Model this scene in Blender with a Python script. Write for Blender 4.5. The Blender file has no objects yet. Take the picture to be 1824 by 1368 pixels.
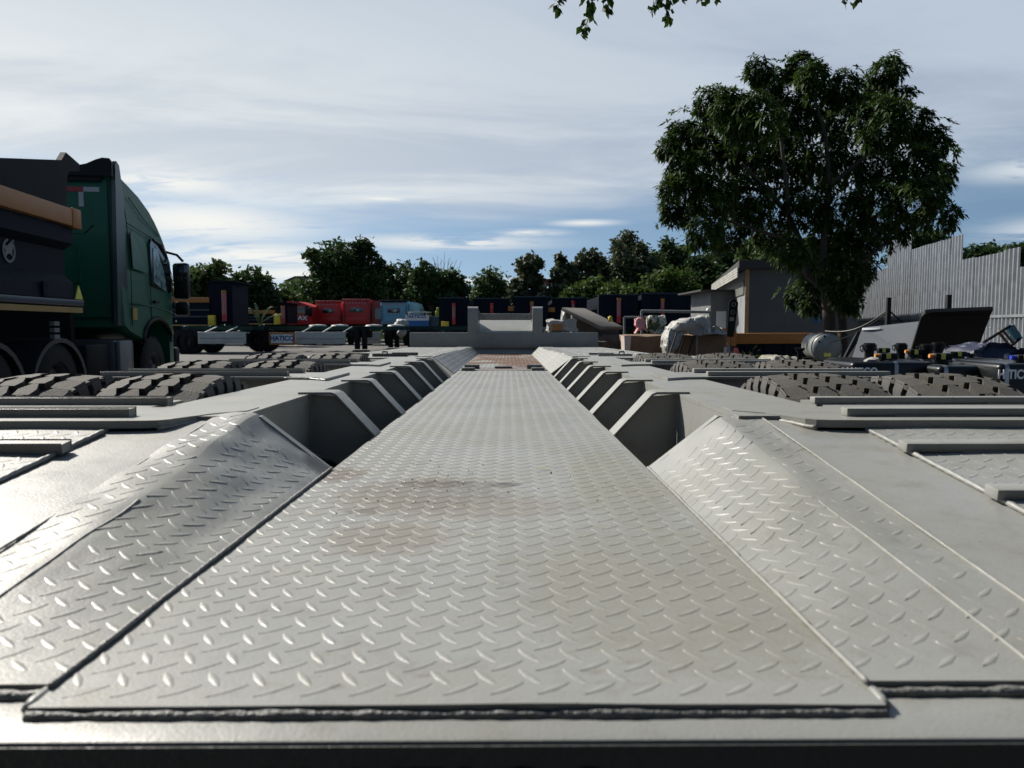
import bpy, bmesh, math, random
from mathutils import Vector, Matrix, noise
R = math.radians
rnd = random.Random(7)
S = bpy.context.scene
COL = S.collection
# ---------------------------------------------------------------- camera
cam = bpy.data.cameras.new('camera'); camo = bpy.data.objects.new('camera', cam); COL.objects.link(camo)
CAMH = 1.2
PITCH = R(4.34)
camo.location = (0.04, 0, CAMH)
camo.rotation_euler = (R(90) - PITCH, 0, 0)
cam.sensor_width = 36; cam.lens = 1370 / 1824 * 36; cam.shift_x = -5 / 1824
cam.clip_start = 0.02; cam.clip_end = 3000
cam.dof.use_dof = True; cam.dof.focus_distance = 3.5; cam.dof.aperture_fstop = 8
S.camera = camo
S.render.engine = 'CYCLES'
# ---------------------------------------------------------------- light
SUN_AZ, SUN_EL = R(-49), R(39)          # azimuth from +Y towards +X, elevation
W = bpy.data.worlds.new('World'); S.world = W; W.use_nodes = True
wn, wl = W.node_tree.nodes, W.node_tree.links
wn.clear()
def N(tree, typ, **kw):
    n = tree.nodes.new(typ)
    for k, v in kw.items():
        if k.startswith('i_'):
            key = k[2:]
            n.inputs[int(key) if key.isdigit() else key.replace('_', ' ')].default_value = v
        else: setattr(n, k, v)
    return n
def build_world():
    t = W.node_tree
    L = t.links.new
    def M(op, a, b=None, c=None, clamp=False):
        n = N(t, 'ShaderNodeMath', operation=op, use_clamp=clamp)
        for i, v in enumerate((a, b, c)):
            if v is None: continue
            if isinstance(v, (int, float)): n.inputs[i].default_value = v
            else: L(v, n.inputs[i])
        return n.outputs[0]
    def ramp(v, a, b, lo=0.0, hi=1.0, kind='SMOOTHSTEP'):
        n = N(t, 'ShaderNodeMapRange', interpolation_type=kind)
        L(v, n.inputs[0]); n.inputs[1].default_value = a; n.inputs[2].default_value = b
        n.inputs[3].default_value = lo; n.inputs[4].default_value = hi
        return n.outputs[0]
    def mixc(f, a, b):
        n = N(t, 'ShaderNodeMix', data_type='RGBA')
        if isinstance(f, float): n.inputs[0].default_value = f
        else: L(f, n.inputs[0])
        for i, v in ((6, a), (7, b)):
            if isinstance(v, tuple): n.inputs[i].default_value = (*v, 1)
            else: L(v, n.inputs[i])
        return n.outputs[2]
    sky = N(t, 'ShaderNodeTexSky', sky_type='NISHITA', sun_disc=False, sun_elevation=SUN_EL, sun_rotation=SUN_AZ)
    sky.air_density = 1.0; sky.dust_density = 0.6; sky.ozone_density = 1.5
    tc = N(t, 'ShaderNodeTexCoord')
    va = N(t, 'ShaderNodeVectorMath', operation='ADD'); L(tc.outputs['Generated'], va.inputs[0]); va.inputs[1].default_value = (0, 0, 0.16)
    vn = N(t, 'ShaderNodeVectorMath', operation='NORMALIZE'); L(va.outputs[0], vn.inputs[0]); L(vn.outputs[0], sky.inputs[0])
    sp = N(t, 'ShaderNodeSeparateXYZ'); L(tc.outputs['Generated'], sp.inputs[0])
    x, y, z = sp.outputs
    zz = M('MAXIMUM', z, 0.0)
    d = M('ADD', zz, 0.10)
    cx = M('DIVIDE', x, d); cy = M('DIVIDE', y, d)
    cb = N(t, 'ShaderNodeCombineXYZ'); L(cx, cb.inputs[0]); L(cy, cb.inputs[1])
    def noise_(scale, detail, rough, off=(0, 0, 0), sx=1.0, sy=1.0, dist=0.0):
        mp = N(t, 'ShaderNodeMapping'); L(cb.outputs[0], mp.inputs[0])
        mp.inputs[1].default_value = off; mp.inputs[3].default_value = (sx, sy, 1)
        n = N(t, 'ShaderNodeTexNoise'); L(mp.outputs[0], n.inputs['Vector'])
        n.inputs['Scale'].default_value = scale; n.inputs['Detail'].default_value = detail
        n.inputs['Roughness'].default_value = rough; n.inputs['Distortion'].default_value = dist
        return n.outputs[0]
    n1 = noise_(0.55, 7, 0.55, (3.1, 1.7, 0), 0.6, 1.0, 0.4)
    n2 = noise_(1.7, 8, 0.62, (7.3, 4.1, 0), 0.45, 1.0, 0.6)
    n3 = noise_(0.5, 5, 0.55, (11.3, 0.4, 0), 0.5, 1.2, 0.8)
    n4 = noise_(5.0, 6, 0.6, (2.3, 9.4, 0), 0.5, 1.0, 0.5)
    az = M('ARCTAN2', x, y)
    # high sheet: solid above ~11 degrees, its lower edge ragged
    edge = M('ADD', z, M('MULTIPLY', M('SUBTRACT', n1, 0.5), 0.16))
    edge = M('ADD', edge, M('MULTIPLY', M('SUBTRACT', n2, 0.5), 0.05))
    sheet = ramp(edge, 0.125, 0.205)
    # overhead and behind the camera the sheet breaks up into blue gaps
    front = M('MULTIPLY', ramp(y, -0.25, 0.45), ramp(z, 0.62, 0.44))
    broken = ramp(M('ADD', M('MULTIPLY', n1, 0.6), M('MULTIPLY', n2, 0.4)), 0.53, 0.66)
    sheet = M('MULTIPLY', sheet, M('MAXIMUM', front, broken))
    # low streaks: placed by azimuth / elevation, broken by noise
    def blob(a0, aw, z0, zw):
        da = M('DIVIDE', M('SUBTRACT', az, a0), aw); dz = M('DIVIDE', M('SUBTRACT', z, z0), zw)
        r = M('SQRT', M('ADD', M('MULTIPLY', da, da), M('MULTIPLY', dz, dz)))
        return ramp(r, 0.0, 1.25, 1.0, 0.0)
    blobs = [(-0.42, 0.16, 0.165, 0.026), (-0.38, 0.20, 0.122, 0.036), (-0.32, 0.18, 0.085, 0.026), (-0.08, 0.17, 0.106, 0.014),
             (-0.16, 0.09, 0.158, 0.006), (-0.26, 0.16, 0.064, 0.016), (0.09, 0.06, 0.130, 0.006), (0.02, 0.06, 0.118, 0.006),
             (0.62, 0.10, 0.10, 0.02), (0.60, 0.12, 0.165, 0.02), (-0.33, 0.25, 0.03, 0.02), (0.05, 0.5, 0.055, 0.010), (-0.55, 0.2, 0.09, 0.05)]
    acc = None
    for b in blobs:
        v = blob(*b); acc = v if acc is None else M('MAXIMUM', acc, v)
    streak = M('MULTIPLY', acc, ramp(M('ADD', M('MULTIPLY', n2, 0.6), M('MULTIPLY', n4, 0.4)), 0.37, 0.52))
    streak = M('MULTIPLY', streak, 0.97)
    # bright side near the sun
    warm = M('MULTIPLY', ramp(az, 0.55, -0.60), ramp(z, 0.50, 0.12))
    base = mixc(warm, (0.54, 0.62, 0.72), (0.98, 1.0, 0.96))
    shade = ramp(M('ADD', M('MULTIPLY', n3, 0.5), M('MULTIPLY', n2, 0.5)), 0.38, 0.62)
    dark = mixc(warm, (0.41, 0.48, 0.60), (0.68, 0.74, 0.79))
    cloud = mixc(shade, dark, base)
    hi = mixc(warm, (0.74, 0.80, 0.84), (1.0, 0.99, 0.93))
    cloud2 = mixc(M('MULTIPLY', streak, 1.0), cloud, hi)
    mask = M('MAXIMUM', M('MULTIPLY', sheet, 0.93), streak)
    bg1 = N(t, 'ShaderNodeBackground', i_Strength=0.068)
    tint = N(t, 'ShaderNodeMix', data_type='RGBA', blend_type='MULTIPLY'); tint.inputs[0].default_value = 1.0
    L(sky.outputs[0], tint.inputs[6]); tint.inputs[7].default_value = (0.96, 1.0, 0.96, 1)
    L(tint.outputs[2], bg1.inputs[0])
    bg2 = N(t, 'ShaderNodeBackground', i_Strength=0.64); L(cloud2, bg2.inputs[0])
    mx = N(t, 'ShaderNodeMixShader'); L(mask, mx.inputs[0]); L(bg1.outputs[0], mx.inputs[1]); L(bg2.outputs[0], mx.inputs[2])
    out = N(t, 'ShaderNodeOutputWorld'); L(mx.outputs[0], out.inputs[0])
build_world()
sl = bpy.data.lights.new('sun', 'SUN'); so = bpy.data.objects.new('sun', sl); COL.objects.link(so)
sl.energy = 5.0; sl.angle = R(1.5); sl.color = (1.0, 0.94, 0.85)
sd = Vector((math.sin(SUN_AZ) * math.cos(SUN_EL), math.cos(SUN_AZ) * math.cos(SUN_EL), math.sin(SUN_EL)))
so.rotation_euler = sd.to_track_quat('Z', 'Y').to_euler()
so.location = (-20, 20, 30)
S.view_settings.view_transform = 'Standard'; S.view_settings.look = 'None'
S.view_settings.exposure = 0.6; S.view_settings.gamma = 1; S.view_settings.use_curve_mapping = False
S.cycles.max_bounces = 6; S.cycles.transparent_max_bounces = 6
S.cycles.use_denoising = True

# ---------------------------------------------------------------- helpers
def at(px, py, Y):
    'a point of the place seen at a photo pixel, at distance Y in front of the camera'
    u = (px - 917) / 1370; v = (py - 684) / 1370
    d = Vector((u, math.cos(PITCH) - v * math.sin(PITCH), -math.sin(PITCH) - v * math.cos(PITCH)))
    k = Y / d.y
    return Vector((0.04 + d.x * k, Y, CAMH + d.z * k))
MATS = {}
def mat(name, color, rough=0.6, metal=0.0, var=0.25, scale=6.0, bump=0.0, bscale=40.0, color2=None, spec=0.5, coat=0.0, thresh=None, space='Object', subsurf=None):
    if name in MATS: return MATS[name]
    m = bpy.data.materials.new(name); m.use_nodes = True
    t = m.node_tree; L = t.links.new
    b = t.nodes['Principled BSDF']
    tc = N(t, 'ShaderNodeTexCoord')
    n = N(t, 'ShaderNodeTexNoise'); n.inputs['Scale'].default_value = scale; n.inputs['Detail'].default_value = 6; n.inputs['Roughness'].default_value = 0.6
    L(tc.outputs[space], n.inputs['Vector'])
    mr = N(t, 'ShaderNodeMapRange'); lo, hi = thresh or (0.3, 0.7)
    mr.inputs[1].default_value = lo; mr.inputs[2].default_value = hi; L(n.outputs[0], mr.inputs[0])
    mx = N(t, 'ShaderNodeMix', data_type='RGBA'); L(mr.outputs[0], mx.inputs[0])
    c2 = color2 or tuple(c * (1 - var) for c in color)
    mx.inputs[6].default_value = (*color, 1); mx.inputs[7].default_value = (*c2, 1)
    L(mx.outputs[2], b.inputs['Base Color'])
    b.inputs['Roughness'].default_value = rough; b.inputs['Metallic'].default_value = metal
    b.inputs['Specular IOR Level'].default_value = spec
    b.inputs['Coat Weight'].default_value = coat; b.inputs['Coat Roughness'].default_value = 0.08
    if bump:
        n2 = N(t, 'ShaderNodeTexNoise'); n2.inputs['Scale'].default_value = bscale; n2.inputs['Detail'].default_value = 4
        L(tc.outputs[space], n2.inputs['Vector'])
        bp = N(t, 'ShaderNodeBump'); bp.inputs['Strength'].default_value = bump; bp.inputs['Distance'].default_value = 0.01
        L(n2.outputs[0], bp.inputs['Height']); L(bp.outputs[0], b.inputs['Normal'])
    MATS[name] = m
    return m
def paint_mat(name, base, stains=(), rust=0.0):
    'trailer paint: warm grey gloss with orange-peel, dust, stains that stay where they are'
    m = bpy.data.materials.new(name); m.use_nodes = True
    t = m.node_tree; L = t.links.new; b = t.nodes['Principled BSDF']
    tc = N(t, 'ShaderNodeTexCoord'); co = tc.outputs['Object']
    def nz(scale, detail=6, rough=0.6, mapscale=None):
        n = N(t, 'ShaderNodeTexNoise'); n.inputs['Scale'].default_value = scale; n.inputs['Detail'].default_value = detail; n.inputs['Roughness'].default_value = rough
        if mapscale:
            mp = N(t, 'ShaderNodeMapping'); mp.inputs[3].default_value = mapscale; L(co, mp.inputs[0]); L(mp.outputs[0], n.inputs['Vector'])
        else: L(co, n.inputs['Vector'])
        return n.outputs[0]
    def rg(v, a, b_, lo=0.0, hi=1.0):
        n = N(t, 'ShaderNodeMapRange', interpolation_type='SMOOTHSTEP'); L(v, n.inputs[0])
        for i, q in enumerate((a, b_, lo, hi)): n.inputs[i + 1].default_value = q
        return n.outputs[0]
    def mc(f, a, c):
        n = N(t, 'ShaderNodeMix', data_type='RGBA'); L(f, n.inputs[0])
        if isinstance(a, tuple): n.inputs[6].default_value = (*a, 1)
        else: L(a, n.inputs[6])
        n.inputs[7].default_value = (*c, 1)
        return n.outputs[2]
    def mul(a, c):
        n = N(t, 'ShaderNodeMath', operation='MULTIPLY'); L(a, n.inputs[0])
        if isinstance(c, float): n.inputs[1].default_value = c
        else: L(c, n.inputs[1])
        return n.outputs[0]
    c = mc(rg(nz(3.0), 0.35, 0.7), base, tuple(v * f for v, f in zip(base, (0.86, 0.85, 0.80))))
    c = mc(mul(rg(nz(14, 8, 0.7), 0.50, 0.70), 0.55), c, tuple(v * f for v, f in zip(base, (0.70, 0.66, 0.58))))
    c = mc(mul(rg(nz(90, 3, 0.6), 0.70, 0.76), 0.8), c, (0.06, 0.05, 0.04))
    dirt = nz(22, 8, 0.7, (1, 2.2, 1))
    c = mc(mul(rg(nz(9, 5, 0.75, (9, 0.5, 3)), 0.66, 0.74), 0.35), c, tuple(v * 1.35 for v in base))      # rubbed streaks along the bed
    c = mc(mul(rg(nz(7, 6, 0.8, (0.6, 11, 3)), 0.67, 0.73), 0.45), c, tuple(v * 0.55 for v in base))       # scuffs across it
    c = mc(mul(rg(nz(33, 6, 0.8), 0.66, 0.72), 0.75), c, (0.10, 0.07, 0.05))                                # small chips
    for (sx, sy, sz, rx, ry, col, amt) in stains:
        mp = N(t, 'ShaderNodeMapping', vector_type='TEXTURE'); mp.inputs[1].default_value = (sx, sy, sz); mp.inputs[3].default_value = (rx, ry, 0.5)
        L(co, mp.inputs[0])
        gr = N(t, 'ShaderNodeTexGradient', gradient_type='SPHERICAL'); L(mp.outputs[0], gr.inputs[0])
        f = N(t, 'ShaderNodeMath', operation='ADD'); L(gr.outputs[0], f.inputs[0]); L(dirt, f.inputs[1])
        c = mc(mul(rg(f.outputs[0], 0.58, 1.02), amt), c, col)
    rv = rg(nz(6, 5), 0.3, 0.7, 0.38, 0.52)
    if rust:
        rm = rg(nz(1.6, 8, 0.65, (1, 0.8, 1)), 0.62 - rust * 0.4, 0.72 - rust * 0.4)
        rc = N(t, 'ShaderNodeTexNoise'); rc.inputs['Scale'].default_value = 25; rc.inputs['Detail'].default_value = 8; L(co, rc.inputs['Vector'])
        rr = N(t, 'ShaderNodeMix', data_type='RGBA'); L(rg(rc.outputs[0], 0.3, 0.7), rr.inputs[0]); rr.inputs[6].default_value = (0.14, 0.072, 0.042, 1); rr.inputs[7].default_value = (0.075, 0.045, 0.032, 1)
        n = N(t, 'ShaderNodeMix', data_type='RGBA'); L(rm, n.inputs[0]); L(c, n.inputs[6]); L(rr.outputs[2], n.inputs[7]); c = n.outputs[2]
        ra = N(t, 'ShaderNodeMath', operation='MULTIPLY_ADD'); L(rm, ra.inputs[0]); ra.inputs[1].default_value = 0.4; L(rv, ra.inputs[2]); rv = ra.outputs[0]
    L(c, b.inputs['Base Color']); L(rv, b.inputs['Roughness'])
    b.inputs['Specular IOR Level'].default_value = 0.42
    h1 = nz(240, 3, 0.55); h2 = nz(9, 3, 0.5)
    bp = N(t, 'ShaderNodeBump'); bp.inputs['Strength'].default_value = 0.35; bp.inputs['Distance'].default_value = 0.0012; L(h1, bp.inputs['Height'])
    b2 = N(t, 'ShaderNodeBump'); b2.inputs['Strength'].default_value = 0.5; b2.inputs['Distance'].default_value = 0.004; L(h2, b2.inputs['Height']); L(bp.outputs[0], b2.inputs['Normal'])
    L(b2.outputs[0], b.inputs['Normal'])
    return m
def leaf_mat(name, c1, c2, trans=0.35, nscale=0.6):
    m = bpy.data.materials.new(name); m.use_nodes = True
    t = m.node_tree; L = t.links.new; b = t.nodes['Principled BSDF']; out = t.nodes['Material Output']
    tc = N(t, 'ShaderNodeTexCoord'); n = N(t, 'ShaderNodeTexNoise'); n.inputs['Scale'].default_value = nscale; n.inputs['Detail'].default_value = 8; n.inputs['Roughness'].default_value = 0.75
    L(tc.outputs['Object'], n.inputs['Vector'])
    mr = N(t, 'ShaderNodeMapRange'); mr.inputs[1].default_value = 0.35; mr.inputs[2].default_value = 0.65; L(n.outputs[0], mr.inputs[0])
    mx = N(t, 'ShaderNodeMix', data_type='RGBA'); L(mr.outputs[0], mx.inputs[0]); mx.inputs[6].default_value = (*c1, 1); mx.inputs[7].default_value = (*c2, 1)
    L(mx.outputs[2], b.inputs['Base Color']); b.inputs['Roughness'].default_value = 0.62; b.inputs['Specular IOR Level'].default_value = 0.2
    tr = N(t, 'ShaderNodeBsdfTranslucent'); L(mx.outputs[2], tr.inputs[0])
    ms = N(t, 'ShaderNodeMixShader'); ms.inputs[0].default_value = trans; L(b.outputs[0], ms.inputs[1]); L(tr.outputs[0], ms.inputs[2]); L(ms.outputs[0], out.inputs[0])
    return m

class MB:
    def __init__(s): s.v = []; s.f = []; s.m = []
    def add(s, vs, fs, mi=0):
        o = len(s.v); s.v += [tuple(v) for v in vs]; s.f += [tuple(i + o for i in f) for f in fs]; s.m += [mi] * len(fs)
    def box(s, x0, x1, y0, y1, z0, z1, mi=0, M=None):
        vs = [Vector((x, y, z)) for z in (z0, z1) for y in (y0, y1) for x in (x0, x1)]
        if M: vs = [M @ v for v in vs]
        s.add(vs, [(0, 2, 3, 1), (4, 5, 7, 6), (0, 1, 5, 4), (2, 6, 7, 3), (0, 4, 6, 2), (1, 3, 7, 5)], mi); return s
    def bbox(s, x0, x1, y0, y1, z0, z1, b=0.01, mi=0, M=None, seg=2):
        'box with its edges rounded'
        bm = bmesh.new(); bmesh.ops.create_cube(bm, size=1)
        for v in bm.verts: v.co = Vector(((x0 + x1) / 2 + v.co.x * (x1 - x0), (y0 + y1) / 2 + v.co.y * (y1 - y0), (z0 + z1) / 2 + v.co.z * (z1 - z0)))
        bmesh.ops.bevel(bm, geom=bm.edges[:], offset=b, segments=seg, affect='EDGES', profile=0.5)
        s.bm(bm, mi, M); return s
    def bm(s, bm, mi=0, M=None):
        bm.verts.ensure_lookup_table(); bm.verts.index_update()
        s.add([(M @ v.co) if M else v.co for v in bm.verts], [[v.index for v in f.verts] for f in bm.faces], mi); bm.free()
    def prism(s, pts, axis, a, b, mi=0, M=None):
        'polygon pts (2d) swept along axis from a to b'
        def mk(p, q):
            if axis == 'x': return Vector((q, p[0], p[1]))
            if axis == 'y': return Vector((p[0], q, p[1]))
            return Vector((p[0], p[1], q))
        n = len(pts); vs = [mk(p, a) for p in pts] + [mk(p, b) for p in pts]
        if M: vs = [M @ v for v in vs]
        s.add(vs, [tuple(range(n))[::-1], tuple(range(n, 2 * n))] + [(i, (i + 1) % n, (i + 1) % n + n, i + n) for i in range(n)], mi); return s
    def tube(s, pts, r, seg=6, mi=0, cap=True):
        pts = [Vector(p) for p in pts]; n = len(pts); rs = r if isinstance(r, (list, tuple)) else [r] * n
        vs = []; up = Vector((0, 0, 1))
        for i, p in enumerate(pts):
            d = (pts[min(i + 1, n - 1)] - pts[max(i - 1, 0)]).normalized()
            u = d.cross(up if abs(d.z) < 0.95 else Vector((1, 0, 0))).normalized(); w = u.cross(d)
            for k in range(seg):
                a = 2 * math.pi * k / seg; vs.append(p + (u * math.cos(a) + w * math.sin(a)) * rs[i])
        fs = [(i * seg + k, i * seg + (k + 1) % seg, (i + 1) * seg + (k + 1) % seg, (i + 1) * seg + k) for i in range(n - 1) for k in range(seg)]
        if cap: fs += [tuple(range(seg))[::-1], tuple(range((n - 1) * seg, n * seg))]
        s.add(vs, fs, mi); return s
    def lathe(s, prof, seg=32, axis='x', c=(0, 0, 0), mi=0, a0=0.0, a1=2 * math.pi):
        'profile of (along axis, radius)'
        c = Vector(c); vs = []; full = abs(a1 - a0 - 2 * math.pi) < 1e-6; m = seg if full else seg + 1
        for (h, r) in prof:
            for k in range(m):
                a = a0 + (a1 - a0) * k / seg; q = (math.cos(a) * r, math.sin(a) * r)
                vs.append(c + (Vector((h, q[0], q[1])) if axis == 'x' else Vector((q[0], h, q[1])) if axis == 'y' else Vector((q[0], q[1], h))))
        fs = []
        for i in range(len(prof) - 1):
            for k in range(seg):
                k2 = (k + 1) % m if full else k + 1
                fs.append((i * m + k, i * m + k2, (i + 1) * m + k2, (i + 1) * m + k))
        s.add(vs, fs, mi); return s
    def build(s, name, mats, parent=None, smooth=None, loc=None, rot=None, kind=None, label=None):
        me = bpy.data.meshes.new(name); me.from_pydata(s.v, [], s.f)
        if not isinstance(mats, (list, tuple)): mats = [mats]
        for m in mats: me.materials.append(m)
        if len(mats) > 1: me.polygons.foreach_set('material_index', s.m)
        bm = bmesh.new(); bm.from_mesh(me); bmesh.ops.recalc_face_normals(bm, faces=bm.faces[:]); bm.to_mesh(me); bm.free()
        if smooth is not None:
            if smooth >= 180: me.shade_smooth()
            else: me.shade_smooth(); me.set_sharp_from_angle(angle=R(smooth))
        me.update()
        return link(name, me, parent, loc, rot, kind, label)
def link(name, me, parent=None, loc=None, rot=None, kind=None, label=None):
    o = bpy.data.objects.new(name, me); COL.objects.link(o)
    if parent: o.parent = parent
    if loc is not None: o.location = loc
    if rot is not None: o.rotation_euler = rot
    if kind: o['kind'] = kind
    if label: o['label'] = label
    return o
def tag(o, label, cat, group=None, kind=None):
    o['label'] = label; o['category'] = cat
    if group: o['group'] = group
    if kind: o['kind'] = kind
    return o
def thing(name, label, cat, loc=(0, 0, 0), rz=0, group=None):
    o = bpy.data.objects.new(name, None); COL.objects.link(o); o.location = loc; o.rotation_euler = (0, 0, rz); o.empty_display_size = 0.3
    return tag(o, label, cat, group)
def copy_tree(o, loc=None, rz=None, label=None, parent=None):
    c = o.copy(); COL.objects.link(c)
    if parent: c.parent = parent
    if loc is not None: c.location = loc
    if rz is not None: c.rotation_euler = (0, 0, rz)
    if label: c['label'] = label
    for ch in list(o.children): copy_tree(ch, parent=c)
    return c
FONT = None
def lettering(txt, size, m, parent, loc, rot, sx=1.0, bold=0.0, name='lettering', space=1.0):
    cu = bpy.data.curves.new(name, 'FONT'); cu.body = txt; cu.size = size; cu.align_x = 'CENTER'; cu.align_y = 'CENTER'; cu.offset = bold; cu.space_character = space; cu.extrude = 0.0015
    cu.materials.append(m)
    tmp = bpy.data.objects.new('tmp', cu); COL.objects.link(tmp)
    dg = bpy.context.evaluated_depsgraph_get(); me = bpy.data.meshes.new_from_object(tmp.evaluated_get(dg)); me.name = name
    bpy.data.objects.remove(tmp)
    for v in me.vertices: v.co.x *= sx
    return link(name, me, parent, loc, rot)

# ---------------------------------------------------------------- materials
GREY = (0.236, 0.239, 0.225)
paint = paint_mat('trailer_paint', GREY)
paint_floor = paint_mat('trailer_floor_paint', GREY, stains=[
    (-0.10, 1.50, 0, 0.10, 0.05, (0.055, 0.048, 0.038), 0.9), (0.03, 1.49, 0, 0.05, 0.03, (0.06, 0.055, 0.05), 0.85),
    (-0.12, 1.42, 0, 0.22, 0.20, (0.130, 0.112, 0.082), 0.65), (-0.14, 1.10, 0, 0.13, 0.13, (0.15, 0.125, 0.09), 0.55), (-0.33, 1.60, 0, 0.10, 0.12, (0.105, 0.08, 0.055), 0.7),
    (-0.20, 1.27, 0, 0.05, 0.02, (0.07, 0.06, 0.05), 0.7), (-0.02, 1.30, 0, 0.30, 0.12, (0.16, 0.14, 0.105), 0.45), (0.22, 0.9, 0, 0.25, 0.35, (0.18, 0.17, 0.13), 0.5), (0.25, 1.5, 0, 0.12, 0.5, (0.18, 0.17, 0.12), 0.5)])
paint_rusty = paint_mat('trailer_rusty_paint', GREY, rust=0.55)
paint_patchy = paint_mat('trailer_patchy_paint', GREY, stains=[(-0.36, 1.64, 0.03, 0.05, 0.10, (0.03, 0.025, 0.02), 0.9)], rust=0.02)
paint_dark = mat('fitting_and_shade_paint', (0.085, 0.09, 0.085), 0.5, var=0.25, scale=8, bump=0.3, bscale=120)  # dark fittings; on the rear face it stands in for shade
black = mat('black_plastic', (0.008, 0.008, 0.009), 0.5, spec=.2)
black_gloss = mat('black_gloss', (0.005, 0.006, 0.007), 0.35, spec=.35)
rubber = mat('rubber', (0.060, 0.055, 0.046), 0.85, var=0.35, scale=30, bump=0.3, bscale=200)
rubber_side = mat('rubber_sidewall', (0.075, 0.072, 0.068), 0.7, var=0.3, scale=20)
navy = mat('navy_paint', (0.006, 0.010, 0.020), 0.6, var=0.35, scale=2, spec=.08)
navy_lite = mat('navy_rail', (0.010, 0.028, 0.055), 0.4, spec=.3)
orange = mat('orange_paint', (0.34, 0.135, 0.025), 0.55, var=0.15, scale=3)
green_cab = mat('green_cab_paint', (0.014, 0.100, 0.055), 0.4, var=0.1, scale=1, coat=0.08, spec=.25)
green_dk = mat('green_chassis', (0.006, 0.035, 0.024), 0.6, spec=.25)
red_cab = mat('red_cab_paint', (0.42, 0.014, 0.013), 0.4, var=0.15, scale=1)
red_dk = mat('dark_red', (0.28, 0.03, 0.03), 0.5)
blue_cab = mat('blue_cab_paint', (0.12, 0.28, 0.38), 0.35, var=0.12, scale=1)
blue = mat('blue_paint', (0.02, 0.12, 0.35), 0.5)
chassis = mat('chassis_black', (0.008, 0.008, 0.010), 0.7, var=0.3, scale=5, spec=.2)
steel = mat('bare_steel', (0.40, 0.40, 0.39), 0.35, metal=0.8, var=0.4, scale=12)
alu = mat('side_skirt_grey', (0.42, 0.42, 0.39), 0.5, var=0.25, scale=3)
white = mat('white_paint', (0.72, 0.72, 0.70), 0.5, var=0.1, scale=4)
yellow = mat('yellow_plastic', (0.75, 0.55, 0.04), 0.5)
hazard = mat('warning_yellow', (0.75, 0.68, 0.10), 0.5)
glass = mat('cab_glass', (0.22, 0.36, 0.37), 0.08, var=0.85, scale=7, spec=1.0, thresh=(.45, .6))  # sky reflection put into the glass as a lighter base colour
glass_dk = mat('dark_glass', (0.012, 0.014, 0.016), 0.08, spec=1.0)
zinc = mat('zinc_sheet', (0.29, 0.31, 0.335), 0.45, metal=0.3, var=0.35, scale=2.5, bump=0.1, bscale=9)
bark = mat('bark', (0.055, 0.043, 0.032), 0.9, var=0.5, scale=14, bump=0.8, bscale=30)
card = mat('cardboard', (0.19, 0.12, 0.072), 0.85, var=0.35, scale=4)
card_lt = mat('cardboard_wrap', (0.60, 0.50, 0.44), 0.5, var=0.3, scale=8)
bagm = mat('plastic_bag', (0.40, 0.39, 0.36), 0.5, var=0.5, scale=7, bump=0.6, bscale=18)
slabm = mat('weathered_board', (0.15, 0.138, 0.12), 0.85, var=0.35, scale=5)
hoist = mat('hoist_cylinder', (0.38, 0.13, 0.13), 0.4, var=0.3, scale=3)
hoist_red = mat('hoist_red', (0.42, 0.02, 0.025), 0.4)
greywall = mat('grey_panel', (0.085, 0.09, 0.09), 0.55, var=0.25, scale=1.2)
tin = mat('weathered_tin', (0.42, 0.41, 0.37), 0.6, var=0.45, scale=2.5)
dkroof = mat('dark_roof', (0.03, 0.028, 0.026), 0.7)
pink = mat('pink_cloth', (0.55, 0.25, 0.26), 0.8)
leaf_main = leaf_mat('mango_leaf', (0.010, 0.026, 0.006), (0.055, 0.095, 0.014), 0.32, 0.8)
leaf_a = leaf_mat('leaf_dark', (0.022, 0.045, 0.014), (0.045, 0.080, 0.022), 0.28, 0.5)
leaf_b = leaf_mat('leaf_mid', (0.040, 0.066, 0.022), (0.080, 0.115, 0.035), 0.30, 0.5)
leaf_c = leaf_mat('leaf_grey_green', (0.050, 0.066, 0.030), (0.085, 0.10, 0.05), 0.25, 0.6)
leaf_v = leaf_mat('leaf_vine', (0.028, 0.055, 0.010), (0.060, 0.100, 0.018), 0.35, 0.8)
letter_white = mat('white_lettering', (0.8, 0.8, 0.8), 0.5, var=0.05)
letter_black = mat('black_lettering', (0.003, 0.003, 0.003), 0.6)
letter_blue = mat('blue_lettering', (0.02, 0.05, 0.22), 0.5)

# ---------------------------------------------------------------- ground
def ground():
    mb = MB(); n = 40
    s = [-700, -300, -150, -80, -50, -30, -20, -12, -6, 0, 6, 12, 20, 30, 50, 80, 150, 300, 700]
    t = [-60, -20, -8, 0, 8, 16, 24, 32, 40, 50, 60, 80, 120, 200, 400, 900, 1500]
    vs = [(x, y, 0) for y in t for x in s]; k = len(s)
    mb.add(vs, [(j * k + i, j * k + i + 1, (j + 1) * k + i + 1, (j + 1) * k + i) for j in range(len(t) - 1) for i in range(k - 1)])
    g = mb.build('ground', mat('yard_concrete', (0.085, 0.081, 0.074), 0.9, var=0.45, scale=0.35, bump=0.4, bscale=6), kind='structure')
    # green verge under the trees beyond the yard
    mb = MB(); rn = random.Random(3)
    for i in range(2600):
        x = rn.uniform(-45, 45); y = rn.uniform(66, 82); h = rn.uniform(0.3, 1.1); a = rn.uniform(0, 6.28); w = 0.25
        mb.add([(x - w * math.cos(a), y - w * math.sin(a), 0), (x + w * math.cos(a), y + w * math.sin(a), 0), (x + rn.uniform(-.3, .3), y + rn.uniform(-.3, .3), h)], [(0, 1, 2)])
    mb.build('grass', leaf_v, kind='stuff')
ground()

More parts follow.
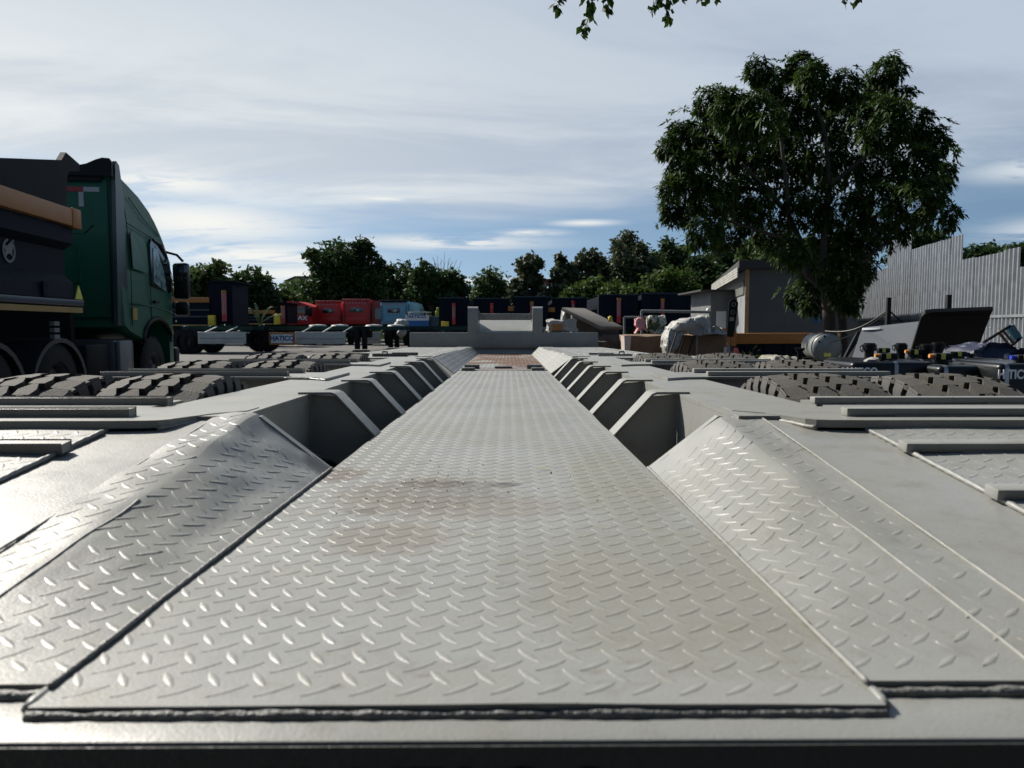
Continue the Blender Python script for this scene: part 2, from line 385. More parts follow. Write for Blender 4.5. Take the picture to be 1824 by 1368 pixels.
# ================================================================ THE LOWBED TRAILER
T = thing('lowbed_trailer', 'long light grey lowbed trailer with tread plate floor, ribbed trough and gooseneck filling the foreground', 'trailer', (0, 0, 0.90))
T.rotation_euler = (-0.0078, 0, 0.0085)
HW, CR, OUT, INN = 0.345, 0.50, 0.58, 0.755
RAMP = 0.117
def zr(y): return RAMP * (y - 0.62)
def wob(y, x, amp=0.0012, f=2.2, seed=0): return amp * noise.noise(Vector((x * f, y * f, seed)))
def floorf(u, v):      # u = x, v = y
    return Vector((u, v, wob(v, u, 0.0022, 2.6) + wob(v, u, 0.0012, 7.0, 4)))
def slopef(side):
    def f(u, v):       # u = distance from the floor edge across the fold, v = y
        z1 = zr(v); c = CR + 0.012 * noise.noise(Vector((v * 2.3, side * 5.0, 1.0)))
        l1 = math.hypot(c - HW, z1); z0 = 0.002
        rad = 0.006
        if u < l1: x = HW + (c - HW) * u / l1; z = z0 + (z1 - z0) * u / l1
        else: x = c + (u - l1); z = z1
        # roll the crest
        d = abs(u - l1)
        if d < rad: z -= (rad - d) ** 2 / rad * 0.30 * min(1, z1 / 0.06)
        dent = 0.008 * noise.noise(Vector((u * 7.0, v * 3.1, 3.0 + side * 2))) + 0.006 * noise.noise(Vector((u * 14.0, v * 9.0, 8.0 + side * 2)))
        dent *= min(1, z1 / 0.05) * min(1.0, u / 0.05) * (1.0 if side < 0 else 0.7)
        return Vector((side * x, v, z + dent))
    return f
def surf(f, u0, u1, v0, v1, nu, nv, mb=None, thick=0.006, umap=None):
    mb = mb or MB(); vs = []
    for j in range(nv + 1):
        for i in range(nu + 1):
            v_ = v0 + (v1 - v0) * j / nv
            vs.append(f(umap(i, v_) if umap else u0 + (u1 - u0) * i / nu, v_))
    k = nu + 1
    mb.add(vs, [(j * k + i, j * k + i + 1, (j + 1) * k + i + 1, (j + 1) * k + i) for j in range(nv) for i in range(nu)])
    # the cut edges of the plate
    ring = [i for i in range(k)] + [j * k + nu for j in range(1, nv + 1)] + [nv * k + i for i in range(nu - 1, -1, -1)] + [j * k for j in range(nv - 1, 0, -1)]
    vs2 = []
    for i in ring: vs2 += [vs[i], vs[i] - Vector((0, 0, thick))]
    m = len(ring); mb.add(vs2, [(2 * a, 2 * a + 1, 2 * ((a + 1) % m) + 1, 2 * ((a + 1) % m)) for a in range(m)])
    return mb
LW, LP, LQ = 0.0054, 0.039, 0.0445
def lugs(f, u0, u1, v0, v1, mb, inside=None, h=0.0006, a1=38, a2=122, L=0.0195, ou=0.0, mir=1):
    'raised lozenges of tread plate, two directions in turn'
    e = 0.004
    i0, i1 = int(u0 / LP) - 2, int(u1 / LP) + 2; j0, j1 = int(v0 / LQ) - 2, int(v1 / LQ) + 2
    prof = [(-1, 0), (-0.6, .62), (0, 1), (0.6, .62), (1, 0), (0.6, -.62), (0, -1), (-0.6, -.62)]
    for i in range(i0, i1):
        for j in range(j0, j1):
            for k in (0, 1):
                u = (i + 0.5 * k) * LP + ou; v = (j + 0.5 * k) * LQ
                if not (u0 + .011 < u < u1 - .011 and v0 + .014 < v < v1 - .014): continue
                if inside and not inside(u, v): continue
                p = f(u, v); tu = (f(u + e, v) - p) / e; tv = (f(u, v + e) - p) / e
                n = tu.cross(tv).normalized()
                if n.z < 0: n = -n
                a = R(a1 if k == 0 else a2) * mir
                ca, sa = math.cos(a), math.sin(a)
                def q(s, w, hh):
                    x = s * L * ca - w * LW * sa; y = s * L * sa + w * LW * ca
                    return p + tu * x + tv * y + n * hh
                vs = [q(s, w, -0.0006) for s, w in prof] + [q(s * .88, w * .62, h * .8) for s, w in prof] + [q(-.45, 0, h), q(.45, 0, h)]
                mb.add(vs, [(i_, (i_ + 1) % 8, (i_ + 1) % 8 + 8, i_ + 8) for i_ in range(8)] + [(8, 9, 16), (9, 10, 17, 16), (10, 11, 17), (11, 12, 17), (12, 13, 17), (13, 14, 17), (14, 15, 16, 17), (15, 8, 16)])
def weld(pts, r, name='weld_bead', m=None, step=0.008, seed=0, sides=6):
    'a hand-laid bead: ripples and swells along the seam'
    pts = [Vector(p) for p in pts]; out = []; rs = []; i = 0
    for a, b in zip(pts, pts[1:]):
        n = max(2, int((b - a).length / step))
        for k in range(n): out.append(a.lerp(b, k / n))
    out.append(pts[-1])
    for i, p in enumerate(out):
        w = noise.noise(Vector((p.x * 35, p.y * 35, seed + p.z * 35))); w2 = noise.noise(Vector((p.x * 9, p.y * 9, seed + 5)))
        rs.append(r * (1 + 0.28 * w + 0.3 * w2 + 0.12 * math.sin(i * 1.9)))
        p.x += r * 0.35 * w2; p.z += r * 0.1 * w
    return MB().tube(out, rs, sides).build(name, m or paint, T, 180)
def y_of(seq): return seq
bead = mat('weld_shaded', (0.18, 0.18, 0.17), .5, var=.5, scale=60, bump=.5, bscale=150)  # darker bead colour carries the shade of the rear and left seams
# floor of the trough
surf(floorf, -HW, HW, 0.597, 5.93, 24, 150).build('floor_plate', paint_floor, T, 40)
mb = MB(); lugs(floorf, -HW, HW, 0.60, 5.92, mb); mb.build('tread_pattern', paint_floor, T, 38, kind='stuff')
# hinge strip and rusty front floor
surf(lambda u, v: Vector((u, v, 0.003)), -HW, HW, 5.96, 6.14, 4, 2).build('hinge_plate', paint, T)
surf(lambda u, v: Vector((u, v, 0.003)), -HW, HW, 6.16, 6.42, 4, 2).build('hinge_plate', paint, T)
for s in (-1, 1):
    MB().bbox(s * .27 - .05, s * .27 + .05, 5.90, 6.0, 0.0, 0.022, .004).build('hinge', paint_dark, T, 40)
    mb = MB().lathe([(-.06, .018), (.06, .018)], 12, 'x', (s * .25, 6.15, .02))
    mb.box(s * .25 - .012, s * .25 + .012, 6.1, 6.3, 0.003, .02); mb.build('hinge_pin', paint_dark, T, 40)
MB().bbox(-.07, .07, 6.2, 6.34, 0.004, .02, .004).build('lift_handle', paint_dark, T, 40)
rf = lambda u, v: Vector((u, v, 0.004 + wob(v, u, .003)))
surf(rf, -HW, HW, 6.45, 10.28, 10, 40).build('floor_plate', paint_rusty, T, 40, label='rusty front section of the tread plate floor')
mb = MB(); lugs(rf, -HW, HW, 6.45, 10.28, mb); lugs(lambda u, v: Vector((u, v, .003)), -HW, HW, 5.96, 6.42, mb)
mb.build('tread_pattern', paint_rusty, T, 38, kind='stuff')
# central box under the floor
MB().box(-HW + .004, HW - .004, 0.66, 10.2, -0.42, -0.012).build('centre_beam', paint, T)
# rear beam with lettering
mb = MB(); mb.bbox(-1.5, 1.5, 0.559, 0.665, -0.30, -0.008, .003); mb.build('rear_beam', paint, T, 40)
MB().box(-1.49, 1.49, .5566, .5586, -.30, -.0115).build('rear_face_shade', paint_dark, T)  # added thin dark sheet: shade of the rear face put into colour
lettering('HATICO', 0.062, letter_black, T, (-0.012, 0.556, -0.0545), (R(90), 0, 0), 0.95, 0.002, space=1.35)
for s in (-1, 1):
    f = slopef(s); YB = 1.66
    def umap(i, v, s=s):       # a column of vertices runs along the fold
        c = CR + 0.012 * noise.noise(Vector((v * 2.3, s * 5.0, 1.0))); l1 = math.hypot(c - HW, zr(v))
        return l1 * i / 16 if i <= 16 else l1 + (OUT + .004 - c) * (i - 16) / 8
    mb = surf(f, 0, 0.245, 0.634, YB, 24, 90, umap=umap)
    sp_ = mb.build('side_tread_plate', paint_patchy if s < 0 else paint, T, 30)
    fold = {j * 25 + 16 for j in range(91)}
    at_ = sp_.data.attributes.get('sharp_edge') or sp_.data.attributes.new('sharp_edge', 'BOOLEAN', 'EDGE')
    for e_ in sp_.data.edges:
        if e_.vertices[0] in fold and e_.vertices[1] in fold: at_.data[e_.index].value = True
    cw = []
    for j in range(30):
        y_ = .64 + j * .016; c_ = CR + 0.012 * noise.noise(Vector((y_ * 2.3, s * 5.0, 1.0))); cw.append(f(math.hypot(c_ - HW, zr(y_)), y_) + Vector((0, 0, .0004)))
    weld(cw, .0019, seed=40 + s)
    lim = lambda u, v: u < math.hypot(CR - HW, zr(v)) + (OUT - CR) - .012 and not (v > 1.56 and u < math.hypot(CR - HW, zr(v)) + .02) and abs(u - math.hypot(CR - HW, zr(v))) > .012
    mb = MB(); lugs(f, 0.0, 0.30, 0.634, YB, mb, lim, mir=s if False else 1, ou=0.012); mb.build('tread_pattern', paint, T, 38, kind='stuff')
    # closing end of the fold
    p1 = math.hypot(CR - HW, zr(YB))
    mb = MB(); zc = zr(YB) - .004
    mb.prism([(s * HW, .001), (s * (CR - .006), zc), (s * (OUT - .02), zc), (s * (OUT - .02), -.3), (s * HW, -.3)], 'y', YB - .012, YB + .012); mb.build('end_plate', paint, T)
    # smooth ramp plate
    g = lambda u, v: Vector((s * u, v, zr(v) - .0035 + wob(v, u, .002, 3, 2)))
    surf(g, OUT - .012, INN + .01, 0.64, 1.62, 8, 40).build('ramp_plate', paint, T, 40)
    # outer tread plate
    g2 = lambda u, v: Vector((s * u, v, zr(v) + .002 + wob(v, u, .004, 4, 6)))
    surf(g2, INN, 1.5, 0.64, 1.525, 30, 40).build('outer_tread_plate', paint, T, 40)
    mb = MB(); lugs(g2, INN, 1.5, 0.64, 1.525, mb, mir=s); mb.build('tread_pattern', paint, T, 38, kind='stuff')
    # welds
    weld([(s * HW, .628, .003), (s * HW, YB, .004)], .0028, seed=s, m=bead if s < 0 else None)
    weld([(s * (HW + .003), .628, -.006), (s * 1.49, .632, -.006)], .0045, seed=3 + s, m=bead)
    weld([(s * (HW + .003), .60, -.004), (s * (HW + .003), .63, -.002)], .0045, seed=9 + s)
    weld([(s * INN, .64, zr(.64) + .001), (s * INN, 1.5, zr(1.5) + .002)], .0042, seed=12 + s)
    weld([(s * (OUT), .64, zr(.64)), (s * OUT, 1.64, zr(1.64))], .0022, seed=14 + s)
    mb = MB()
    # upper deck plate, notched round the ramp
    pts = [(.545, 1.80), (.545, 1.72), (.60, 1.66), (.632, 1.585), (.645, 1.55), (.66, 1.532), (.69, 1.525), (.755, 1.522), (1.5, 1.522), (1.5, 1.985), (.80, 1.985), (.80, 1.80)]
    mb.prism([(s * x, y) for x, y in pts], 'z', .108, .1235); mb.build('deck_plate', paint, T)
    weld([(s * .545, 1.73, .115), (s * .60, 1.655, .113), (s * .632, 1.58, .110), (s * .645, 1.548, .108), (s * .66, 1.528, .107)], .0048, seed=20 + s)
    # box beam beside the trough
    mb = MB()
    mb.box(s * .53, s * .775, 1.62, 5.42, .112, .1215)
    mb.box(s * .53, s * .545, 1.68, 5.42, -.36, .1115)
    mb.box(s * .76, s * .775, 1.9, 5.42, -.36, .1115)
    mb.build('side_beam', paint, T)
    MB().box(s * (HW + .002), s * .528, 1.68, 5.42, -.38, -.36).build('trough_bottom', paint_dark, T)
    # ribs
    prof = [(s * (HW - .002), .004), (s * .452, .122), (s * .466, .1275), (s * .56, .1275)]
    me = None
    for k in range(6):
        if me is None:
            mb = MB(); th = .007
            dn = [(x, z - th) for x, z in prof]
            mb.prism(prof + dn[::-1], 'y', 0.0, 0.10)
            mb.prism([(s * (HW + .001), -.006), (s * .455, .1135), (s * .527, .1195), (s * .527, -.35), (s * (HW + .001), -.35)], 'y', 0.012, 0.024)
            o = mb.build('rib', paint, T, 30, loc=(0, 2.19, 0)); me = o.data
        else: link('rib', me, T, (0, 2.19 + .565 * k, 0))
    # front sloped tread panels
    def g3(u, v):
        k = (v - 5.46) / 4.84; c = .50 - .06 * k; z1 = .125 - .026 * k
        l1 = math.hypot(c - HW, z1)
        if u < l1: return Vector((s * (HW + (c - HW) * u / l1), v, .004 + (z1 - .004) * u / l1))
        return Vector((s * (c + u - l1), v, z1))
    surf(g3, 0, .32, 5.46, 10.26, 16, 30).build('front_tread_plate', paint_rusty if False else paint, T, 50)
    mb = MB(); lugs(g3, 0, .31, 5.46, 10.26, mb, ou=.01); mb.build('tread_pattern', paint, T, 38, kind='stuff')
    # front deck
    g4 = lambda u, v: Vector((s * u, v, .1235 - .026 * max(0, (v - 5.46) / 4.84)))
    mb = MB(); mb.prism([(s * .60, 5.43), (s * 1.5, 5.2), (s * 1.5, 5.6), (s * 1.27, 6.4), (s * 1.27, 10.2), (s * .60, 10.2)], 'z', 0, .01)
    for i in range(len(mb.v)):
        x, y, z = mb.v[i]; mb.v[i] = (x, y, z + .109 - .026 * max(0, (y - 5.46) / 4.84))
    mb.build('deck_plate', paint, T)
    mb = MB(); lugs(lambda u, v: g4(u, v) - Vector((0, 0, .005)), .62, 1.25, 6.4, 10.1, mb, h=.0025); mb.build('tread_pattern', paint, T, 38, kind='stuff')
    MB().box(s * .545, s * 1.49, 5.2, 5.215, -.3, .105).build('deck_cross_beam', paint, T)
    for (x0, x1, y0) in ((.70, .95, 5.62), (1.0, 1.2, 5.70), (.66, .85, 5.9)):
        MB().bbox(s * x0, s * x1, y0, y0 + .05, .122, .137, .003).build('stake_pocket', paint_dark, T, 40)
    MB().tube([(s * .95, 6.3, .12), (s * .95, 6.3, .135), (s * .99, 6.3, .135), (s * .99, 6.3, .12)], .007).build('lashing_ring', black, T)
    # cross members between wheel rows
    for y0, y1 in ((2.88, 3.20), (4.02, 4.32)):
        mb = MB(); mb.prism([(s * .62, y0 - .09), (s * .70, y0 - .02), (s * .80, y0), (s * 1.5, y0), (s * 1.5, y1), (s * .62, y1)], 'z', .1225, .131)
        mb.build('cross_member_top', paint, T)
        MB().box(s * .776, s * 1.49, y0 + .02, y1 - .02, -.12, .1222).build('cross_member', paint, T)
    MB().box(s * .776, s * 1.49, 1.90, 1.97, -.14, .1075).build('cross_member', paint, T)
    weld([(s * .62, 2.79, .124), (s * .70, 2.86, .126), (s * .80, 2.88, .126)], .004, seed=30)
    # retaining bars
    def bar(y, z, x0, x1=1.5, h=.017, w=.032, slope=0.0):
        mb = MB(); mb.bbox(s * x0, s * x1, -w / 2, w / 2, 0, h, .0022)
        x = x0 + .10
        while x < x1 - .15:                      # stitch welds along the foot
            mb.box(s * x, s * (x + .17), -w / 2 - .004, -w / 2 + .001, 0, .0035); x += .32
        mb.build('retaining_bar', paint, T, 40, loc=(0, y, z), rot=(slope, 0, 0))
    bar(1.10, zr(1.10) + .002, INN - .012, slope=.117); bar(1.355, zr(1.355) + .002, INN - .012, slope=.117)
    bar(1.60, .1238, INN - .01); bar(1.87, .1238, INN + .03)
    bar(2.93, .1313, .80); bar(3.15, .1313, .80); bar(4.07, .1313, .80); bar(4.27, .1313, .80)
    # axle stubs
    for y in (2.3, 3.42, 4.54):
        MB().lathe([(s * .70, .06), (s * 1.55, .06)], 14, 'x', (0, y, -.35)).build('axle', paint_dark, T, 60)
    MB().box(s * 1.50, s * 1.512, .665, 5.5, -.16, .10).build('outer_side_rail', paint, T)
weld([(-HW, .594, -.0065), (HW, .594, -.0065)], .0042, seed=77, m=bead)
# hoses and fittings in the first pockets
MB().tube([(-.52, 1.75, -.02), (-.47, 1.9, .0), (-.44, 2.05, -.05), (-.42, 2.18, -.12)], .010, 7).build('air_hose', black, T, 60)
MB().tube([(-.52, 1.82, -.06), (-.46, 1.95, -.05), (-.43, 2.1, -.10), (-.42, 2.19, -.16)], .008, 7).build('air_hose', black, T, 60)
MB().lathe([(1.67, .016), (1.72, .016), (1.73, .012), (1.73, .001)], 18, 'y', (.44, 0, .015)).build('pipe_stub', paint, T, 50)
# wheels
def tyre_mesh():
    Rr, w = .525, .15
    mb = MB()
    prof = [(-.12, .27), (-.140, .31), (-.148, .38), (-.147, .44), (-.140, .478), (-.122, .499), (-.10, .504), (0, .508), (.10, .504), (.122, .499), (.140, .478), (.147, .44), (.148, .38), (.140, .31), (.12, .27)]
    mb.lathe(prof, 64, 'x')
    mb.lathe([(-.1495, .40), (-.1525, .405), (-.1495, .41)], 64, 'x'); mb.lathe([(.1495, .40), (.1525, .405), (.1495, .41)], 64, 'x')
    n = 42; st = 2 * math.pi / n
    def P(x, a, r): return Vector((x, math.cos(a) * r, math.sin(a) * r))
    edges = [-.148, -.072, 0.0, .072, .148]
    for k in range(4):
        x0, x1 = edges[k], edges[k + 1]; g = .0095
        for i in range(n):
            a = i * st + (0.25 * st if k % 2 else 0)
            z = .02
            z2 = .02
            l, r_ = x0 + (g if k else 0), x1 - (g if k < 3 else 0)
            top = Rr - 0.0012 * abs(k - 1.5) ** 2 * 2
            gap = .014 * st
            pts = [(l + (abs(z) if k else 0) * (0.9), a + gap), (l, a + .5 * st), (l + (abs(z) if k else 0) * (0.2), a + st - gap), (r_ - (abs(z2) if k < 3 else 0) * (0.2), a + st - gap), (r_, a + .55 * st), (r_ - (abs(z2) if k < 3 else 0) * .9, a + gap)]
            vs = [P(x, b, top - .010 * max(0, (abs(x) - .11) / .04)) for x, b in pts] + [P(x, b, .500) for x, b in pts]
            mb.add(vs, [(0, 1, 2, 3, 4, 5)] + [(q, (q + 1) % 6, (q + 1) % 6 + 6, q + 6) for q in range(6)])
            if k in (0, 3):     # shoulder lug running down the sidewall
                sx = -1 if k == 0 else 1
                a_, b_ = a + .10 * st, a + .74 * st
                vs = [P(sx * .146, a_, .516), P(sx * .146, b_, .516), P(sx * .1535, a_, .485), P(sx * .1535, b_, .485), P(sx * .1515, a_, .452), P(sx * .1515, b_, .452),
                      P(sx * .120, a_, .505), P(sx * .120, b_, .505), P(sx * .135, a_, .45), P(sx * .135, b_, .45)]
                mb.add(vs, [(0, 1, 3, 2), (2, 3, 5, 4), (0, 2, 8, 6), (1, 7, 9, 3), (4, 5, 9, 8), (2, 4, 8), (3, 9, 5)], 1)
    # rim
    return mb
tm = tyre_mesh(); tyre0 = None
mbr = MB().lathe([(-.12, .272), (-.10, .25), (-.03, .235), (0.0, .17), (.02, .10), (.06, .09), (.06, .0)], 40, 'x')
for i in range(8):
    a = i * math.pi / 4; mbr.lathe([(-.02, .016), (-.045, .016), (-.045, 0)], 6, 'x', (0, math.cos(a) * .14, math.sin(a) * .14))
for s in (-1, 1):
    for y in (2.31, 3.43, 4.54):
        for x in (.955, 1.325):
            rx = rnd.uniform(0, 6.28)
            if tyre0 is None:
                tyre0 = tm.build('wheel', [rubber, rubber_side], T, 28, (s * x, y, -.35), (rx, 0, 0)); rim0 = mbr.build('rim', steel, tyre0, 40)
            else:
                w_ = link('wheel', tyre0.data, T, (s * x, y, -.35), (rx, 0, 0)); link('rim', rim0.data, w_)
# gooseneck
mb = MB(); mb.bbox(-1.275, 1.24, 10.30, 10.42, .082, .290, .006); mb.build('gooseneck_cross_plate', paint, T, 40)
mb = MB(); mb.prism([(10.28, -.2), (10.28, .004), (10.30, .03), (10.33, .055), (10.34, .085), (10.34, .20), (10.6, .20), (10.6, -.2)], 'x', -.62, .62); mb.build('gooseneck_base', paint, T, 30)
for s in (-1, 1):
    pr = [(10.29, .18)] + [(10.29, .55)] + [(10.37 - .08 * math.cos(a), .555 + .08 * math.sin(a)) for a in [R(15 * q) for q in range(1, 12)]] + [(10.50, .56), (10.85, .40), (10.85, .18)]
    MB().prism(pr, 'x', s * .365 + (0.0), s * .50).build('gooseneck_upright', paint, T, 40)
    MB().prism([(s * .366, .60), (s * .285, .47), (s * .366, .47)], 'y', 10.42, 10.44).build('gusset', paint, T)
MB().bbox(-.365, .365, 10.45, 10.56, .47, .545, .006).build('gooseneck_crossbar', paint, T, 40)
pl = MB(); pl.prism([(10.36, .292), (10.95, .465), (10.95, .450), (10.36, .277)], 'x', -.364, .364); pl.build('gooseneck_sloping_plate', paint, T)
MB().bbox(-1.2, 1.2, 10.9, 13.2, .05, .25, .01).build('gooseneck_frame', paint, T, 40)
# loose bits lying on the floor plate
mb = MB(); rn = random.Random(5)
for i in range(60):
    u = rn.gauss(-.05, .14); v = rn.gauss(1.50, .12) if i < 60 else rn.uniform(.7, 2.4)
    if abs(u) > .32: continue
    r = rn.uniform(.0008, .0022); c = floorf(u, v) + Vector((0, 0, r * .5))
    vs = [c + Vector((math.cos(a) * r * rn.uniform(.6, 1.5), math.sin(a) * r * rn.uniform(.6, 1.5), 0)) for a in (0, 1.2, 2.5, 3.8, 5)] + [c + Vector((0, 0, r * .8)), c - Vector((0, 0, r * .7))]
    mb.add(vs, [(k, (k + 1) % 5, 5) for k in range(5)] + [((k + 1) % 5, k, 6) for k in range(5)])
mb.build('grit', mat('grit', (0.08, 0.065, 0.05), .9), None, kind='stuff')
bpy.data.objects['grit'].location = T.location; bpy.data.objects['grit'].rotation_euler = T.rotation_euler
mb = MB(); lf = []
for i in range(7):
    t_ = i / 6; lf += [Vector((-.012 + .026 * t_, .004 * math.sin(t_ * 5), .0035 + .002 * math.sin(t_ * 3))) + Vector((0, s_ * .0035 * math.sin(math.pi * t_), 0)) for s_ in (-1, 1)]
mb.add(lf, [(2 * i, 2 * i + 1, 2 * i + 3, 2 * i + 2) for i in range(6)])
o = mb.build('fallen_leaf', mat('yellow_green_leaf', (.30, .36, .05), .6), None, 60, loc=(0.102, 1.66, .887), rot=(0, 0, .1))
tag(o, 'small yellow-green fallen leaf lying on the tread plate floor of the trailer', 'leaf')

# ================================================================ TREES
def leaf_cloud(mb, clumps, n, size, seed, aspect=0.55, droop=0.25):
    'many small leaf faces spread through the clumps, denser towards each skin'
    rn = random.Random(seed); tot = sum(c[3] ** 2 for c in clumps)
    for (x, y, z, r) in clumps:
        k = int(n * r * r / tot)
        sub = [(Vector((rn.gauss(0, 1), rn.gauss(0, 1), rn.gauss(0, 1))).normalized() * r * rn.uniform(.2, 1.0)) for _ in range(max(8, int(k / 28)))]
        for i in range(k):
            c = rn.choice(sub); q = Vector((rn.gauss(0, 1), rn.gauss(0, 1), rn.gauss(0, .8))) * (r * 0.16 + .12)
            p = Vector((x, y, z)) + c + q
            a = Vector((rn.gauss(0, 1), rn.gauss(0, 1), rn.gauss(0, .6) - droop)).normalized(); b = a.cross(Vector((rn.gauss(0, 1), rn.gauss(0, 1), rn.gauss(0, 1)))).normalized()
            s = size * rn.uniform(.6, 1.4)
            mb.add([p - a * s, p + b * s * aspect, p + a * s, p - b * s * aspect], [(0, 1, 2, 3)])
def limb(mb, a, b, r0, r1, n=6, wig=.12, seed=0):
    a = Vector(a); b = Vector(b); pts = []; L = (b - a).length
    for i in range(n + 1):
        t = i / n; p = a.lerp(b, t); w = math.sin(math.pi * t) * wig * L
        pts.append(p + Vector((noise.noise(Vector((seed, t * 2, 0))), noise.noise(Vector((seed, t * 2, 5))), noise.noise(Vector((seed, t * 2, 9))) * .5)) * w)
    mb.tube(pts, [r0 + (r1 - r0) * i / n for i in range(n + 1)], 7); return pts
def far_tree(name, label, Y, clumps, leaf, n=4200, size=0.26, seed=1, trunk=True, cat='tree', group='trees beyond the yard', depth=1.0, basex=None, aspect=.55):
    'clumps given as (px, py, r px) on the photo, turned into balls at distance Y'
    k = Y / 1370; rn = random.Random(seed); cl = []
    for (px, py, r) in clumps:
        p = at(px, py, Y + rn.uniform(-1, 1) * depth); cl.append((p.x, p.y, p.z, r * k * 1.08))
        q = at(px + rn.uniform(-.3, .3) * r, py, Y + rn.uniform(.6, 1.6) * r * k); cl.append((q.x, q.y, q.z, r * k * .8))
    bx = basex or sum(c[0] * c[3] for c in cl) / sum(c[3] for c in cl)
    t = thing(name, label, cat, (bx, Y, 0), 0, group); off = Vector((bx, Y, 0))
    mb = MB()
    if trunk:
        top = Vector((bx, Y, max(1.5, sum(c[2] * c[3] for c in cl) / sum(c[3] for c in cl)))); fork = Vector((bx, Y, top.z * .45))
        limb(mb, Vector((0, 0, -.1)), fork - off, .24, .16, seed=seed)
        for i, c in enumerate(cl): limb(mb, fork - off, Vector(c[:3]) - off, .11, .03, seed=seed + i, wig=.2)
        mb.build('trunk', bark, t, 60)
    full = [(c[0] - bx, c[1] - Y, c[2], c[3]) for c in cl]
    for c in list(full):      # lower, inner foliage that closes the crown
        full.append((c[0] * .85 + rn.uniform(-.3, .3), c[1] + .5, max(.8, c[2] - c[3] * 1.1), c[3] * 1.0))
    mb = MB(); leaf_cloud(mb, full, int(n * 2.4), size * .82, seed, aspect)
    mb.build('crown', leaf, t, kind='stuff')
    return t
far_tree('leafy_tree', 'airy broad-leaved tree right behind the wing mirror of the green truck', 50, [(350, 490, 17), (374, 486, 15), (392, 480, 13), (362, 512, 22), (394, 512, 16), (335, 505, 20), (325, 530, 25)], leaf_b, 2600, .20, 11, aspect=.75)
far_tree('leafy_tree', 'rounded dark tree behind the second tipper body, left of the open pavilion', 54, [(432, 500, 16), (455, 494, 17), (472, 505, 14), (445, 520, 24), (475, 528, 18), (415, 525, 18)], leaf_a, 3000, .22, 12)
far_tree('leafy_tree', 'low green scrub trees growing under the open pavilion', 62, [(498, 528, 15), (515, 526, 9), (525, 534, 14), (490, 540, 16), (545, 545, 14), (505, 550, 18)], leaf_b, 2600, .24, 13, trunk=False)
far_tree('broad_tree', 'tall dark tree with a peaked top standing behind the first red cab', 60, [(600, 462, 34), (642, 455, 27), (650, 435, 13), (568, 470, 20), (556, 455, 11), (575, 500, 32), (620, 505, 40), (665, 490, 22), (655, 520, 34), (600, 530, 36), (556, 520, 20), (676, 470, 10)], leaf_a, 9000, .24, 14)
far_tree('broad_tree', 'loose tree with sky gaps behind the largest red cab', 64, [(694, 482, 16), (722, 482, 14), (684, 505, 20), (705, 530, 30), (738, 500, 13), (735, 530, 26), (676, 535, 22)], leaf_a, 3600, .22, 15)
far_tree('broad_tree', 'flat-topped dark tree in front of the bare tree', 56, [(753, 486, 15), (775, 498, 20), (800, 492, 10), (812, 502, 14), (790, 520, 28), (757, 520, 28), (820, 522, 14), (742, 500, 12), (805, 540, 22)], leaf_a, 5200, .22, 16)
# bare tree
bt = thing('bare_tree', 'leafless grey tree poking above the flat-topped dark tree', 'tree', (at(790, 580, 66).x, 66, 0), 0, 'trees beyond the yard')
mb = MB(); rn = random.Random(4)
for i in range(9):
    top = at(772 + i * 6 + rn.uniform(-3, 3), 452 + abs(i - 3) * 3 + rn.uniform(-4, 8), 66) - bt.location
    limb(mb, Vector((0, 0, 3.0)), top, .05, .012, seed=i, wig=.1)
    for j in range(3):
        a = Vector((0, 0, 3)).lerp(top, .5 + .12 * j); limb(mb, a, a + Vector((rn.uniform(-.8, .8), 0, rn.uniform(.3, .9))), .02, .008, 3, seed=j)
limb(mb, (0, 0, 0), (0, 0, 3.1), .2, .1); mb.build('trunk', mat('pale_bark', (.22, .20, .18), .9), bt, 60)
far_tree('young_tree', 'low wispy tree above the left upright of the gooseneck', 62, [(878, 492, 12), (862, 508, 16), (890, 508, 18), (845, 525, 18), (872, 530, 26), (900, 530, 20), (850, 540, 20)], leaf_b, 3600, .2, 17)
far_tree('teak_tree', 'slender big-leaved tree with separate leaf clusters beside the white far house', 60, [(944, 460, 11), (928, 472, 9), (962, 466, 8), (940, 484, 13), (955, 500, 12), (925, 505, 14), (915, 530, 20)], leaf_c, 1700, .21, 18, aspect=.85)
far_tree('teak_tree', 'wide airy big-leaved tree between the far house and the tall tree', 60, [(996, 466, 11), (1015, 480, 12), (1040, 462, 12), (1058, 458, 10), (1076, 470, 12), (1000, 500, 17), (1030, 500, 18), (1062, 490, 17), (1080, 505, 16), (985, 525, 18)], leaf_c, 3200, .22, 19, aspect=.85)
far_tree('tall_tree', 'tallest far tree with a spiky brownish top left of the mango tree', 58, [(1118, 438, 20), (1119, 422, 7), (1100, 440, 10), (1140, 446, 17), (1110, 465, 26), (1145, 478, 30), (1105, 495, 30), (1150, 510, 26), (1095, 432, 5)], leaf_c, 6200, .2, 20)
far_tree('tall_tree', 'round-topped dark green tree right of the tallest far tree', 60, [(1190, 446, 18), (1215, 452, 16), (1170, 458, 14), (1200, 475, 30), (1230, 480, 24), (1180, 500, 26), (1225, 510, 26)], leaf_a, 5200, .22, 21)
far_tree('tall_tree', 'dark tree mass seen under the left side of the mango crown', 54, [(1265, 470, 22), (1290, 455, 24), (1250, 500, 26), (1285, 495, 26), (1320, 470, 24), (1270, 530, 28), (1235, 470, 10)], leaf_a, 5200, .22, 22)
far_tree('tall_tree', 'olive tree filling the gap behind the mango trunk', 46, [(1345, 440, 26), (1380, 450, 26), (1410, 440, 26), (1360, 475, 22), (1440, 460, 30), (1480, 450, 30), (1510, 475, 30), (1400, 480, 20)], leaf_b, 5200, .22, 23)
